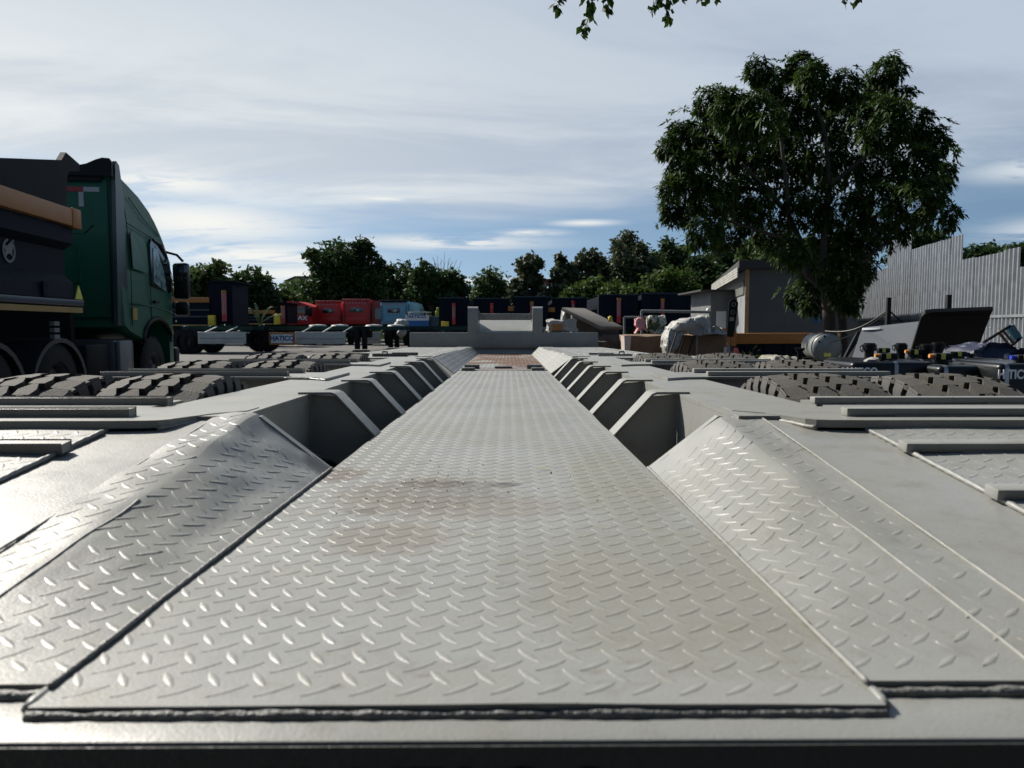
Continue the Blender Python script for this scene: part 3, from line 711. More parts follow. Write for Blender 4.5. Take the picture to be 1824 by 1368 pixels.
far_tree('hedge_bush', 'vine covered green mound above the middle tipper bodies', 53, [(1030, 520, 18), (1060, 513, 20), (1090, 520, 20), (1010, 535, 16), (1050, 538, 18), (1085, 540, 18)], leaf_v, 3600, .17, 24, False, 'bush', 'vine covered mounds')
far_tree('hedge_bush', 'brightest vine covered mound with a raised hump left of the small shack', 51, [(1130, 520, 20), (1170, 500, 18), (1190, 492, 14), (1215, 505, 20), (1160, 525, 22), (1235, 525, 20), (1120, 535, 18), (1200, 530, 24)], leaf_v, 4600, .17, 25, False, 'bush', 'vine covered mounds')
far_tree('leafy_tree', 'treetop showing behind the tallest fence sheet', 46, [(1618, 428, 15), (1640, 425, 12), (1668, 424, 12), (1600, 440, 16), (1650, 440, 20), (1690, 432, 10)], leaf_a, 2400, .18, 26, group='trees behind the metal fence')
far_tree('leafy_tree', 'treetop showing over the low fence sheets at the right edge', 44, [(1740, 452, 17), (1765, 447, 13), (1790, 450, 14), (1812, 446, 16), (1835, 448, 20), (1775, 465, 20), (1725, 462, 10), (1865, 455, 20)], leaf_a, 2800, .18, 27, group='trees behind the metal fence')
# far belt of trees that reads as one mass
rn = random.Random(8); mb = MB()
leaf_cloud(mb, [(x, 86 + rn.uniform(-3, 3), rn.uniform(.8, 4.2), rn.uniform(2.0, 3.0)) for x in [-62 + 2.2 * i for i in range(60)]], 40000, .36, 9)
mb.build('distant_trees', leaf_b, kind='stuff')
# banana plant
bp_ = thing('banana_plant', 'banana plant with broad arching leaves behind the far tipper body', 'plant', (at(462, 580, 42).x, 42, 0)); bp_.scale = (.8, .8, .9)
rn = random.Random(2); MB().tube([(0, 0, 0), (.05, 0, 1.6)], [.12, .08], 8).build('stem', mat('banana_stem', (.12, .16, .06), .7), bp_, 60)
lm = leaf_mat('banana_leaf', (.035, .06, .025), (.06, .09, .04), .25)
for i, (dx, dz) in enumerate([(-.7, .9), (.9, 1.0), (1.3, .5), (-.3, 1.2)]):
    mb = MB(); vs = []
    for k in range(9):
        t = k / 8; c = Vector((dx * t * 1.1, .3 * math.sin(i) * t, 1.5 + dz * math.sin(t * 1.9))); w = .30 * math.sin(math.pi * min(1, t * .9 + .1)) + .01
        vs += [c + Vector((0, w, -.05)), c, c + Vector((0, -w, -.05))]
    mb.add(vs, [(3 * k + j, 3 * k + j + 1, 3 * k + j + 4, 3 * k + j + 3) for k in range(8) for j in (0, 1)]); mb.build('leaf', lm, bp_, 180)

# the mango tree
def mango():
    Y = 16.0; base = at(1462, 600, Y); bx = base.x
    t = thing('mango_tree', 'large mango tree with a wide dark crown rising in front of the metal fence', 'tree', (bx, Y, 0)); off = Vector((bx, Y, 0))
    def A(px, py, dy=0): return at(px, py, Y + dy) - off
    mb = MB()
    mb.tube([A(1478, 790), A(1480, 640), A(1477, 560), A(1470, 500), A(1466, 460)], [.17, .15, .13, .12, .11], 12); mb.build('trunk', bark, t, 60)
    mb = MB(); mb.tube([A(1500, 780, .3), A(1502, 620, .3), A(1500, 560, .4), A(1520, 480, .6), A(1545, 400, .6), A(1560, 320, .5)], [.11, .10, .09, .07, .06, .03], 10); mb.build('trunk', bark, t, 60)
    forks = []
    for pts, r in (([(1474, 520), (1440, 490), (1425, 430), (1405, 385), (1370, 340), (1320, 290)], .095), ([(1466, 462), (1470, 400), (1478, 330), (1470, 240), (1450, 170)], .085),
                   ([(1425, 430), (1380, 420), (1320, 400), (1250, 380)], .05), ([(1405, 385), (1400, 320), (1390, 240), (1370, 160)], .06), ([(1520, 480), (1580, 430), (1630, 400), (1690, 385)], .045),
                   ([(1478, 330), (1540, 280), (1580, 210), (1580, 150)], .05), ([(1545, 400), (1610, 340), (1660, 300)], .045), ([(1370, 340), (1290, 330), (1220, 290)], .045), ([(1474, 560), (1455, 540), (1440, 530)], .03)):
        mb = MB(); n = len(pts); mb.tube([A(p[0], p[1], math.sin(i * 1.3 + r * 50) * .5 * i / n) for i, p in enumerate(pts)], [r * (1 - .7 * i / (n - 1)) for i in range(n)], 8); mb.build('limb', bark, t, 60)
    clumps = [(1352, 128, 22, 30), (1380, 150, 34, 60), (1428, 118, 26, 40), (1446, 140, 32, 60), (1500, 160, 34, 60), (1578, 128, 30, 50), (1560, 165, 36, 60), (1605, 178, 24, 30), (1265, 185, 30, 50), (1295, 175, 18, 20), (1300, 205, 36, 60),
              (1340, 210, 50, 110), (1415, 210, 60, 160), (1500, 215, 58, 140), (1575, 220, 50, 110), (1635, 225, 34, 60), (1665, 255, 30, 50), (1215, 245, 36, 60), (1250, 250, 50, 110), (1190, 265, 20, 30),
              (1320, 280, 64, 170), (1400, 290, 66, 170), (1480, 295, 58, 130), (1560, 300, 54, 100), (1630, 300, 46, 90), (1680, 310, 24, 40), (1230, 310, 48, 110), (1195, 335, 22, 30), (1270, 350, 46, 110), (1340, 360, 50, 120),
              (1195, 375, 24, 36), (1225, 385, 22, 30), (1255, 415, 30, 50), (1300, 410, 38, 60), (1275, 432, 20, 26), (1370, 415, 40, 60), (1430, 370, 50, 80), (1500, 375, 54, 90), (1570, 370, 52, 90), (1640, 360, 38, 60), (1665, 340, 30, 40),
              (1600, 410, 30, 40), (1640, 395, 20, 20), (1695, 385, 16, 14), (1690, 400, 12, 8), (1540, 430, 40, 70), (1480, 440, 46, 80), (1420, 450, 36, 50), (1500, 490, 40, 70), (1530, 480, 30, 44), (1455, 500, 34, 44), (1425, 525, 28, 40), (1470, 535, 32, 50), (1510, 525, 30, 40), (1440, 545, 14, 12)]
    rn = random.Random(21); mb = MB(); tw = MB()
    for (px, py, r, n) in clumps:
        rr = r * Y / 1370; c = A(px, py, rn.uniform(-.9, .9) * min(1.6, 2.6 * math.sqrt(max(0, 1 - ((px - 1440) / 300) ** 2))))
        dd = 1.5 if r > 40 else 1.1
        for k in range(int(n * 1.9)):
            q = Vector((rn.gauss(0, 1), rn.gauss(0, 1) * dd, rn.gauss(0, 1))).normalized() * rr * (rn.uniform(.3, 1.0) ** .6) * (1.45 if rn.random() < .09 else .94)
            p = c + q; ax = (q.normalized() + Vector((0, -.1, .45))).normalized()
            u = ax.orthogonal().normalized(); w = ax.cross(u)
            tw.add([p - ax * .22, p - ax * .22 + u * .008, p + ax * .02], [(0, 1, 2)])
            m_ = rn.randint(7, 11); a0 = rn.uniform(0, 6.28); ln = rn.uniform(.15, .24)
            for j in range(m_):
                a = a0 + j * 2.4; o = u * math.cos(a) + w * math.sin(a)
                d1 = (o * 1.0 + ax * rn.uniform(.0, .7)).normalized(); l = ln * rn.uniform(.75, 1.1); ww = l * .14
                sd_ = d1.cross(Vector((0, 0, 1)) if abs(d1.z) < .9 else Vector((1, 0, 0))).normalized()
                b = p + Vector((0, 0, .03)); mid = b + d1 * l * .5 + Vector((0, 0, -.03)); tip = b + d1 * l * .88 + Vector((0, 0, -l * rn.uniform(.05, .6)))
                mb.add([b, mid + sd_ * ww, tip, mid - sd_ * ww, mid - Vector((0, 0, .006))], [(0, 1, 4), (1, 2, 4), (2, 3, 4), (3, 0, 4)])
    mb.build('crown', leaf_main, t, kind='stuff'); tw.build('twig', bark, t, kind='stuff')
mango()
# branches of a nearer tree hanging into the top of the picture
def hanging():
    Y = 5.5; o0 = at(1130, -120, Y)
    t = thing('overhanging_branch', 'leafy twigs of a nearer tree hanging in from above at the top edge', 'branch', o0)
    rn = random.Random(31)
    mb = MB(); mb.tube([at(x, y, Y + dy) - o0 for x, y, dy in ((960, -70, 0), (1100, -80, .1), (1250, -90, 0), (1400, -95, .1), (1560, -110, 0), (1800, -170, .3), (2100, -260, .6))], [.006, .010, .013, .017, .022, .03, .04], 7); mb.build('branch', bark, t, 60)
    tips = [[(1010, -75), (1003, -30), (998, 0), (992, 22)], [(1060, -80), (1058, -20), (1052, 20), (1045, 42), (1036, 60)], [(1060, -80), (1075, -20), (1083, 5), (1080, 25)], [(1170, -85), (1172, -30), (1168, 5), (1155, 20)],
            [(1170, -85), (1185, -20), (1188, 15), (1190, 40)], [(1205, -85), (1212, -30), (1216, 0)], [(1250, -88), (1248, -30), (1250, 2)], [(1275, -88), (1272, -30), (1270, 0)], [(1500, -100), (1506, -30), (1508, 4)], [(1525, -100), (1527, -30), (1527, 3)], [(1040, -80), (1045, -20), (1042, 2)], [(1195, -85), (1198, -30), (1195, 2)]]
    tw = MB(); lf = MB(); me = None
    for seq in tips:
        P = [at(x, y, Y + rn.uniform(-.1, .1)) - o0 for x, y in seq]; tw.tube(P, [.004] * (len(P) - 1) + [.0015], 5)
        for a, b in zip(P, P[1:]):
            n = max(3, int((b - a).length / .009))
            for k in range(n):
                p = a.lerp(b, k / n); ang = rn.uniform(0, 6.28); l = rn.uniform(.045, .072)
                d = Vector((math.cos(ang) * .7, math.sin(ang) * .7, -rn.uniform(.5, 1.3))).normalized(); s_ = d.cross(Vector((rn.gauss(0, 1), rn.gauss(0, 1), .2))).normalized()
                if me is None:
                    q = MB(); q.add([(0, 0, 0), (.33, 0, .45), (0, .03, 1), (-.33, 0, .45), (0, .05, .5)], [(0, 1, 4), (1, 2, 4), (2, 3, 4), (3, 0, 4)]); ob = q.build('leaf', leaf_main, t, 180); me = ob.data; cnt = 0
                else: ob = link('leaf', me, t)
                M_ = Matrix((s_, s_.cross(d), d)).transposed().to_4x4(); ob.matrix_local = Matrix.Translation(p + d.cross(s_) * 0 + Vector((rn.uniform(-.03, .03), rn.uniform(-.03, .03), 0))) @ M_ @ Matrix.Scale(l, 4)
    tw.build('twig', bark, t, 60)
hanging()

# ================================================================ FENCE, SHED, FAR BUILDINGS
def fence():
    t = thing('metal_fence', 'tall fence of upright corrugated zinc sheets in stepped heights along the right side', 'fence', (8.24, 0, 0))
    def P(Y): return Vector((.177 * Y, Y, 0))
    dirv = Vector((.177, 1, 0)).normalized(); nrm = Vector((-dirv.y, dirv.x, 0))
    Y = 6.0; k = 0; rn = random.Random(12)
    meshes = {}
    while Y < 46:
        L = 0.82; mid = Y + .4
        if mid < 17.3: z = 2.5 if mid > 15.4 else 2.75
        elif mid < 20.5: z = 2.93
        elif mid < 24.9: z = 3.6
        elif mid < 27: z = 4.1
        elif mid < 29.1: z = 3.2
        else: z = 3.1 if mid < 33 else 2.8
        z += 0.0
        key = z
        if key not in meshes:
            mb = MB(); n = 33; vs = []
            for i in range(n):
                ph = i / 8 * 1.0; c = math.sin(ph * 2 * math.pi); d = .03 * max(-1, min(1, c * 1.6)); u = i / (n - 1) * .86
                vs += [dirv * u + nrm * d + Vector((0, 0, .05)), dirv * u + nrm * d + Vector((0, 0, z))]
            mb.add(vs, [(2 * i, 2 * i + 2, 2 * i + 3, 2 * i + 1) for i in range(n - 1)])
            o = mb.build('sheet', zinc, t, 35); meshes[key] = o.data
        else: o = link('sheet', meshes[key], t)
        o.location = P(Y) + nrm * (.004 if k % 2 else -.004) + Vector((0, 0, rn.uniform(-.02, .02)))
        o.rotation_euler = (0, 0, rn.uniform(-.012, .012))
        Y += L * dirv.y; k += 1
    for z in (1.42, .35):
        a, b = P(6), P(46)
        M_ = Matrix.Translation(a + nrm * .03 + Vector((0, 0, z))) @ Matrix.Rotation(math.atan2(-dirv.x, dirv.y), 4, 'Z')
        MB().box(-.02, .03, 0, (b - a).length, -.03, .03, M=M_).build('rail', zinc, t)
fence()
for px, py, Yp, lab in ((1583, 530, 11.0, 'black steel post with a sagging cable behind the grey leaning panel'), (1690, 525, 10.4, 'black steel post standing behind the black leaning lid')):
    p = at(px, py, Yp); t = tag(MB().bbox(-.03, .03, -.03, .03, 0, p.z, .005).build('steel_post', chassis, None, 40, loc=(p.x, Yp, 0)), lab, 'post', 'black posts in front of the metal fence')
def cable():
    mb = MB()
    for (a, b, sag) in (((1470, 590, 12), (1583, 552, 11), .12), ((1583, 552, 11), (1690, 560, 10.4), .22), ((1583, 556, 11), (1478, 610, 12.4), .06)):
        A_, B_ = at(*a), at(*b); mb.tube([A_.lerp(B_, i / 10) - Vector((0, 0, sag * math.sin(math.pi * i / 10))) for i in range(11)], .012, 5)
    tag(mb.build('sagging_cable', black, None, 60), 'thin black cable slung between the posts and the mango trunk', 'cable')
cable()
def shed():
    A_ = at(1327, 580, 24); t = thing('cabin_shed', 'grey panelled cabin with a dark flat roof and timber corner trim under the mango tree', 'cabin', (A_.x, 24, 0)); t.rotation_euler = (0, 0, -R(10))
    zt = at(1327, 480, 24).z
    MB().box(0, 3.3, 0, .12, .5, zt).build('front_wall', greywall, t)
    MB().box(0, .12, .125, 9.6, .5, zt).build('side_wall', mat('pale_wall', (.26, .275, .28), .6, var=.5, scale=1.4), t)
    MB().box(3.2, 3.3, .125, 9.6, .5, zt).build('side_wall', greywall, t)
    MB().box(0.125, 3.195, 9.5, 9.6, .5, zt).build('back_wall', greywall, t)
    MB().box(-.02, .10, -.03, -.002, .5, zt).build('corner_trim', mat('timber_trim', (.42, .26, .12), .7), t)
    mb = MB(); mb.prism([(-.3, zt + .003), (-.3, zt + .26), (9.9, zt + .10), (9.9, zt + .003)], 'x', -.25, 3.5); mb.build('roof', dkroof, t)
    for i in range(4): MB().box(-.30 - .0, -.262, -.3, 9.9, zt - .02 - .08 * i + .004, zt + .05 - .08 * i).build('fascia_board', tin, t)
    MB().box(-.04, -.005, .3, 9.0, zt - .75, zt - .32).build('clear_strip', mat('dusty_glazing', (.20, .21, .19), .4, var=.6, scale=6), t)
    MB().box(2.0, 2.25, -.02, -.003, 1.30, 1.55).build('notice', blue, t)
    for x in (1.2, 2.4): MB().box(x, x + .03, -.012, -.002, .55, zt - .02).build('panel_joint', mat('joint', (.12, .125, .13), .6), t)
    MB().box(-.05, 3.4, -.1, 9.7, .25, .498).build('base_frame', chassis, t)
shed()
# lying tipper body in front of the cabin
p = at(1308, 580, 20)
tb = thing('tipper_trough', 'dark navy tipper body with an orange top rail lying in front of the grey cabin', 'tipper body', (p.x, 20, 0), R(9))
zt = at(1311, 592, 20).z
mb = MB(); mb.prism([(0, .05), (0, zt - .3), (2.9, zt - .26), (2.9, .05)], 'y', 0, 2.2); mb.build('side_wall', navy, tb)
mb = MB(); mb.bbox(-.05, 3.0, -.10, -.003, zt - .30, zt - .02, .02); mb.build('top_rail', orange, tb, 40)
mb = MB(); mb.prism([(-.55, zt - .05), (-.45, zt + .12), (-.05, zt + .02), (-.05, zt - .35), (-.25, zt - .3)], 'y', -.25, .3); mb.build('hinge_horn', orange, tb)
for i in range(5): MB().box(.3 + .55 * i, .38 + .55 * i, -.05, -.003, .1, zt - .31).build('wall_rib', navy, tb)
# advertising feather sign
p = at(1301, 650, 18)
fs = thing('feather_sign', 'narrow black upright banner with pale round emblems leaning by the cabin corner', 'banner', (p.x, 18, 0))
z0, z1 = at(1300, 600, 18).z, at(1300, 533, 18).z
out = [(-.10, z0)] + [(-.06 + 0, z1 - .12)] + [(.045 + .11 * math.cos(a), z1 - .11 + .11 * math.sin(a)) for a in [R(180 - 20 * i) for i in range(10)]] + [(.06, z0)]
MB().prism(out, 'y', 0, .02).build('banner_cloth', black, fs)
for i, zz in enumerate((z1 - .12, z1 - .30, z1 - .46)):
    mb = MB(); c = .048 - .02 * i
    if i < 2: mb.lathe([(-.006, .035), (-.006, .05), (-.0015, .05), (-.0015, .035)], 20, 'y', (c, 0, zz))
    else: mb.bbox(c - .05, c + .05, -.006, -.0015, zz - .045, zz + .045, .002)
    mb.build('emblem', mat('grey_emblem', (.25, .24, .23), .6), fs)
MB().tube([(.0, .03, 0), (0, .03, z1 - .1)], .012, 6).build('pole', chassis, fs, 60)
MB().tube([(-.15, .03, z1 - .03), (.05, .03, z1 - .03)], .006, 5).build('bracket', chassis, fs, 60)
# small shack
p = at(1265, 580, 27)
sk = thing('tin_shack', 'small grey tin shack with a thin flat roof left of the panelled cabin', 'shack', (p.x, 27, 0))
MB().box(0, 1.0, 0, .08, 0, 2.38).build('wall', mat('shack_wall', (.15, .155, .16), .6, var=.3, scale=2), sk)
MB().box(0, .08, .085, 3, 0, 2.38).build('wall', mat('shack_wall', (.15, .155, .16), .6), sk)
MB().box(-.45, 1.2, -.4, 3.3, 2.385, 2.44).build('roof', dkroof, sk)
MB().box(.2, .55, -.02, -.002, .9, 1.7).build('notice', white, sk)
MB().lathe([(-.1, .01), (-.06, .07), (0, .09), (.06, .07), (.1, .01)], 12, 'z', (-.12, -.2, 1.72)).build('lamp', white, sk, 180)
# far buildings
def pavilion():
    a = at(512, 500, 95); b = at(550, 500, 95)
    t = thing('rooftop_pavilion', 'open rooftop pavilion with a red-brown roof on posts above a pale building', 'building', (a.x, 95, 0)); w = b.x - a.x
    z1 = at(530, 509, 95).z; z2 = at(530, 501, 95).z; z3 = at(530, 492, 95).z
    MB().box(.2, w + 1.5, .2, 5, 0, z1 - .15).build('storey', mat('far_wall', (.32, .34, .34), .8), t)
    MB().box(0, w + 1.6, 0, 5.2, z1 - .145, z1).build('terrace_slab', mat('far_wall', (.32, .34, .34), .8), t)
    for x in (.3, .95, 1.6, 2.3, 3.0): MB().box(x, x + .08, .2, .28, z1 + .003, z2).build('post', white, t)
    mb = MB(); mb.prism([(-.5, z2 + .003), (w + 1.8, z2 + .003), (w + .9, z3), (1.0, z3)], 'y', -.3, 5.4); mb.build('roof', mat('maroon_roof', (.10, .05, .055), .7), t)
pavilion()
p = at(946, 580, 78)
hb = thing('far_house', 'pale two-storey house with a reddish roof half hidden by the slender trees', 'house', (p.x, 78, 0))
z2, z3 = at(950, 507, 78).z, at(950, 497, 78).z
wallm = mat('house_wall', (.34, .36, .38), .8)
MB().box(0, 1.6, 0, 4, 0, z2).build('wall', wallm, hb); MB().box(-.2, 1.9, -.3, 4.2, z2 + .003, z3).build('roof', mat('red_roof', (.20, .05, .045), .7), hb)
w_ = MB().box(.3, 1.1, -.03, -.002, 2.6, 4.4).build('window', glass_dk, hb); MB().box(.66, .72, -.05, -.032, 2.6, 4.4).build('mullion', wallm, w_)

# ================================================================ VEHICLES
wheel_cache = {}
def add_wheel(parent, x, y, r=.52, w=.30, axis='x', side=1):
    key = (r, w, side)
    if key not in wheel_cache:
        mb = MB(); mb.lathe([(-w / 2, r * .55), (-w / 2, r * .9), (-w / 2 + .04, r), (w / 2 - .04, r), (w / 2, r * .9), (w / 2, r * .55)], 30, 'x')
        for i in range(30):
            a = i * 2 * math.pi / 30; mb.box(-w / 2 + .03, w / 2 - .03, -.035, .035, r - .01, r + .012, M=Matrix.Rotation(a, 4, 'X'))
        rb = MB(); rb.lathe([(side * (w / 2 - .01), r * .56), (side * (w / 2 - .03), r * .5), (side * (w / 2 - .10), r * .45), (side * (w / 2 - .09), r * .25), (side * (w / 2 - .02), r * .2), (side * (w / 2 - .02), 0.001)], 24, 'x')
        wo = mb.build('wheel', chassis, parent, 40); ro = rb.build('rim', mat('dark_rim', (.07, .07, .075), .5), wo, 40); wheel_cache[key] = (wo.data, ro.data)
    else:
        wo = link('wheel', wheel_cache[key][0], parent); link('rim', wheel_cache[key][1], wo)
    wo.location = (x, y, r); return wo
def green_truck():
    o = Vector((-5.13, 10.2, 0))
    t = thing('dump_truck', 'dump truck with dark green sleeper cab and navy tipper body parked at the left edge', 'truck', o, R(7))
    # ---- cab: cross sections along y: (y, half-ish outline of side profile)
    Wd = 2.45
    roof = [(0.0, 3.22), (.22, 3.24), (.5, 3.17), (.91, 3.06), (1.29, 2.90), (1.5, 2.76), (1.66, 2.62)]
    front = [(1.78, 2.50), (2.08, 2.2), (2.28, 1.93), (2.38, 1.5), (2.40, 1.2), (2.36, .62), (2.15, .50)]
    arch = [(1.88 + .0, .52), (1.88, .98)] + [(1.31 + .57 * math.cos(a), 1.0 + .30 * math.sin(a)) for a in [R(15 * i) for i in range(1, 12)]] + [(.70, .98)]
    low = [(.18, 1.10), (0, 1.18)]
    prof = roof + front + arch + low
    bm = bmesh.new()
    def tuck(z, y):      # tumblehome
        return .09 * max(0, (z - 2.0) / 1.2) ** 1.6 + .10 * max(0, (y - 1.9) / .5) ** 2
    rows = []
    xs = [0, -.05, -.18, -Wd / 2, -Wd + .18, -Wd + .05, -Wd]
    ins = [.035, .008, 0, 0, 0, .008, .035]
    cy, cz = 1.2, 1.9
    for x, i_ in zip(xs, ins):
        row = []
        for (y, z) in prof:
            k = tuck(z, y) ; sx = x - k * (1 if x > -Wd / 2 else -1) * (1 if x != -Wd / 2 else 0)
            row.append(bm.verts.new((sx, y + (cy - y) * i_, z + (cz - z) * i_)))
        rows.append(row)
    n = len(prof)
    for a, b in zip(rows, rows[1:]):
        for i in range(n): bm.faces.new((a[i], a[(i + 1) % n], b[(i + 1) % n], b[i]))
    for row in (rows[0], rows[-1]):
        f = bm.faces.new(row); bmesh.ops.triangulate(bm, faces=[f])
    mb = MB(); mb.bm(bm); cab = mb.build('cab', green_cab, t, 35)
    sx = lambda z: -.09 * max(0, (z - 2.0) / 1.2) ** 1.6
    def side_panel(name, pts, m, parent, off=.006, th=.004):
        mb = MB(); n = len(pts); out = [Vector((sx(z) + off, y, z)) for y, z in pts]; inn = [v - Vector((off + th, 0, 0)) for v in out]
        mb.add(out + inn, [tuple(range(n)), tuple(range(n, 2 * n))[::-1]] + [(i, (i + 1) % n, (i + 1) % n + n, i + n) for i in range(n)]); return mb.build(name, m, parent)
    # shut lines, door, windows
    seam = mat('shut_line', (.003, .012, .008), .6)
    def line(pts, r=.006, m=seam): MB().tube([(sx(z) + .004, y, z) for y, z in pts], r, 5).build('seam', m, cab, 180)
    side_panel('side_window', [(1.12, 1.78), (1.15, 2.38), (1.24, 2.47), (1.66, 2.40), (2.02, 1.98), (2.04, 1.74), (1.9, 1.70)], glass_dk, cab, .004)
    side_panel('door_window', [(1.22, 1.84), (1.25, 2.34), (1.44, 2.34), (1.66, 2.02), (1.80, 1.70)], glass, cab, .010)
    side_panel('sleeper_panel', [(.40, 1.98), (.40, 2.42), (.46, 2.5), (.86, 2.42), (.98, 2.30), (1.0, 2.0), (.95, 1.95)], green_cab, cab, .005)
    line([(.30, 2.58), (.9, 2.52), (1.4, 2.47), (1.72, 2.42)]); line([(1.08, 1.2), (1.05, 1.8), (1.08, 2.42), (1.2, 2.5), (1.68, 2.42), (2.06, 2.0), (2.1, 1.4), (1.95, 1.22)]); line([(.30, 1.20), (.31, 2.0), (.30, 2.6), (.25, 3.1)])
    line([(.30, 1.50), (1.0, 1.49), (1.7, 1.44), (2.2, 1.38)], .009, green_cab); line([(.5, 2.95), (1.0, 2.72), (1.6, 2.55)], .007, green_cab)
    MB().bbox(.0, .04, 1.16, 1.34, 1.53, 1.57, .01).build('door_handle', black, cab, 40)
    side_panel('reflector_plate', [(.33, 1.28), (.33, 1.44), (.50, 1.44), (.50, 1.28)], mat('amber_plate', (.35, .25, .03), .5), cab)
    for zz in (1.50, 1.38, 1.27): MB().lathe([(0, .018), (.012, .014), (.016, 0.001)], 10, 'x', (-.02, 2.26, zz)).build('marker_light', white, cab, 180)
    # wheel-arch lip, bumper
    MB().tube([(.0, 1.31 + .60 * math.cos(a), .98 + .33 * math.sin(a)) for a in [R(-5 + 19 * i) for i in range(11)]], .035, 6).build('arch_trim', black, cab, 60)
    MB().bbox(-2.40, -.03, 2.25, 2.47, .38, .85, .05).build('bumper', black, t, 40)
    # rear air deflectors
    for x0 in (-.075, -Wd + .02):
        mb = MB(); mb.prism([(-.12, 1.2), (-.02, 3.28), (.03, 3.34), (.12, 3.30), (.24, 2.9), (.26, 2.0), (.24, 1.2)], 'x', x0, x0 + .05); mb.build('side_deflector', green_dk if False else mat('deflector_green', (.03, .055, .05), .3), t)
    pts = [(-.03, 3.30), (-.06, 3.345), (-.14, 3.35), (-.22, 3.325), (-.34, 3.27), (-.50, 3.235), (-.75, 3.215), (-1.3, 3.20), (-2.0, 3.22), (-2.3, 3.30), (-2.3, 3.12), (-.03, 3.12)]
    mb = MB(); mb.prism(pts, 'y', -.13, -.09); mb.build('roof_spoiler', black, t)
    mb = MB(); mb.prism([(x - .04, z - .03) for x, z in pts[:-2]] + [(-2.2, 3.06), (-.2, 3.06)], 'y', -.088, -.04); mb.build('roof_spoiler', black, t)
    # rear wall details
    rw = MB(); rw.bbox(-2.3, -.13, -.035, -.006, 1.3, 3.1, .02); rwall = rw.build('rear_wall', green_cab, t, 40)
    red_t = mat('reflective_red', (.35, .02, .03), .5); wh_t = mat('reflective_white', (.42, .42, .42), .5)
    x = -.22
    for i in range(7):
        MB().box(x - .20, x - .005, -.044, -.037, 2.93, 2.99).build('reflective_tape', wh_t if i % 2 == 0 else red_t, rwall); x -= .2
    MB().box(-.48, -.42, -.044, -.037, 2.74, 2.925).build('reflective_tape', wh_t, rwall)
    for i in range(5): MB().bbox(-1.6, -.95, -.055, -.036, 2.76 - .12 * i, 2.81 - .12 * i, .008).build('pressed_rib', green_cab, rwall, 40)
    MB().tube([(-.38, -.04, 2.85), (-.32, -.04, 2.5), (-.42, -.04, 2.40), (-.85, -.04, 2.40)], .012, 5).build('pressed_bead', green_cab, rwall, 60)
    MB().tube([(-.62, -.04, 1.75), (-.50, -.04, 1.76), (-.50, -.04, 2.2), (-.58, -.04, 2.27), (-1.3, -.04, 2.28)], .014, 5).build('pressed_bead', green_cab, rwall, 60)
    MB().bbox(-1.75, -1.02, -.05, -.036, 1.85, 2.22, .01).build('rear_window', glass_dk, rwall, 40)
    MB().bbox(-1.32, -1.08, -.056, -.0515, 1.88, 2.0, .001).build('rear_window_reflection_pane', glass, rwall, 40) if False else None
    # mirror & visor
    mr = MB(); mr.bbox(-.02, .22, 2.16, 2.30, 1.62, 2.20, .04).build('mirror', black_gloss, t, 40)
    MB().bbox(-.01, .21, 2.145, 2.16, 1.9, 2.16, .002).build('mirror_glass', glass_dk, t, 40)
    MB().bbox(-.0, .21, 2.14, 2.26, 1.36, 1.58, .04).build('mirror', black_gloss, t, 40)
    MB().tube([(-.1, 1.95, 2.36), (.06, 2.15, 2.32), (.14, 2.2, 2.22)], .02, 6).build('mirror_arm', black, t, 60); MB().tube([(-.02, 2.1, 1.5), (.14, 2.2, 1.5)], .02, 6).build('mirror_arm', black, t, 60)
    MB().tube([(-.02, 1.30, 2.46), (-.01, 1.55, 2.42), (.0, 1.86, 2.24)], [.025, .03, .02], 6).build('rain_visor', black, t, 60)
    mb = MB(); mb.prism([(1.62, 2.72), (1.75, 2.66), (2.08, 2.42), (2.04, 2.38), (1.7, 2.58)], 'x', -2.3, -.15); mb.build('sun_visor', black, t)
    # ---- chassis and wheels
    MB().box(-1.65, -.80, -7.2, 2.2, .62, .95).build('chassis_frame', chassis, t)
    for y in (1.31, -.0): pass
    add_wheel(t, -.20, 1.31)
    add_wheel(t, -2.25, 1.31)
    for y in (-1.78, -3.18):
        add_wheel(t, -.20, y); add_wheel(t, -2.25, y)
        mb = MB(); a0, a1 = R(-8), R(188); m_ = []
        for r in (.66, .60):
            m_.append([(y + r * math.cos(a0 + (a1 - a0) * i / 14), .50 + r * .86 * math.sin(a0 + (a1 - a0) * i / 14)) for i in range(15)])
        mb.prism(m_[0] + m_[1][::-1], 'x', -.5, -.02); mb.build('mudguard', mat('mudguard', (.022, .024, .027), .5), t, 40)
    mb = MB(); mb.bbox(-.62, -.06, -1.02, -.35, .55, .98, .05); mb.build('battery_box', chassis, t, 40)
    mb = MB(); mb.bbox(-.66, -.02, -.28, .42, .35, 1.02, .06); mb.build('fuel_tank', mat('tank_grey', (.06, .06, .06), .45), t, 40)
    MB().bbox(-.02, .03, -.24, .16, .36, 1.0, .01).build('tank_end_guard', mat('guard_grey', (.17, .17, .17), .5), t, 40)
    MB().lathe([(-.16, .06), (.16, .06)], 14, 'y', (-.14, -.55, .48)).build('air_bottle', steel, t, 40)
    MB().box(-.55, -.49, -.50, -.44, .9, 1.62).build('guard_post', orange, t)
    MB().box(-2.2, -.4, -.62, -.52, .95, 1.75).build('air_intake', chassis, t)
    # ---- tipper body
    b0, b1 = -7.0, -1.42
    sec = [(0.0, 1.50), (-.02, 1.68), (-.10, 1.76), (-.10, 2.05), (0.0, 2.12), (0.0, 2.30)]
    mb = MB(); mb.prism([(x, z) for x, z in sec] + [(-.12, 2.30), (-.14, 1.50)], 'y', b0, b1); mb.build('body_side', navy, t, 20)
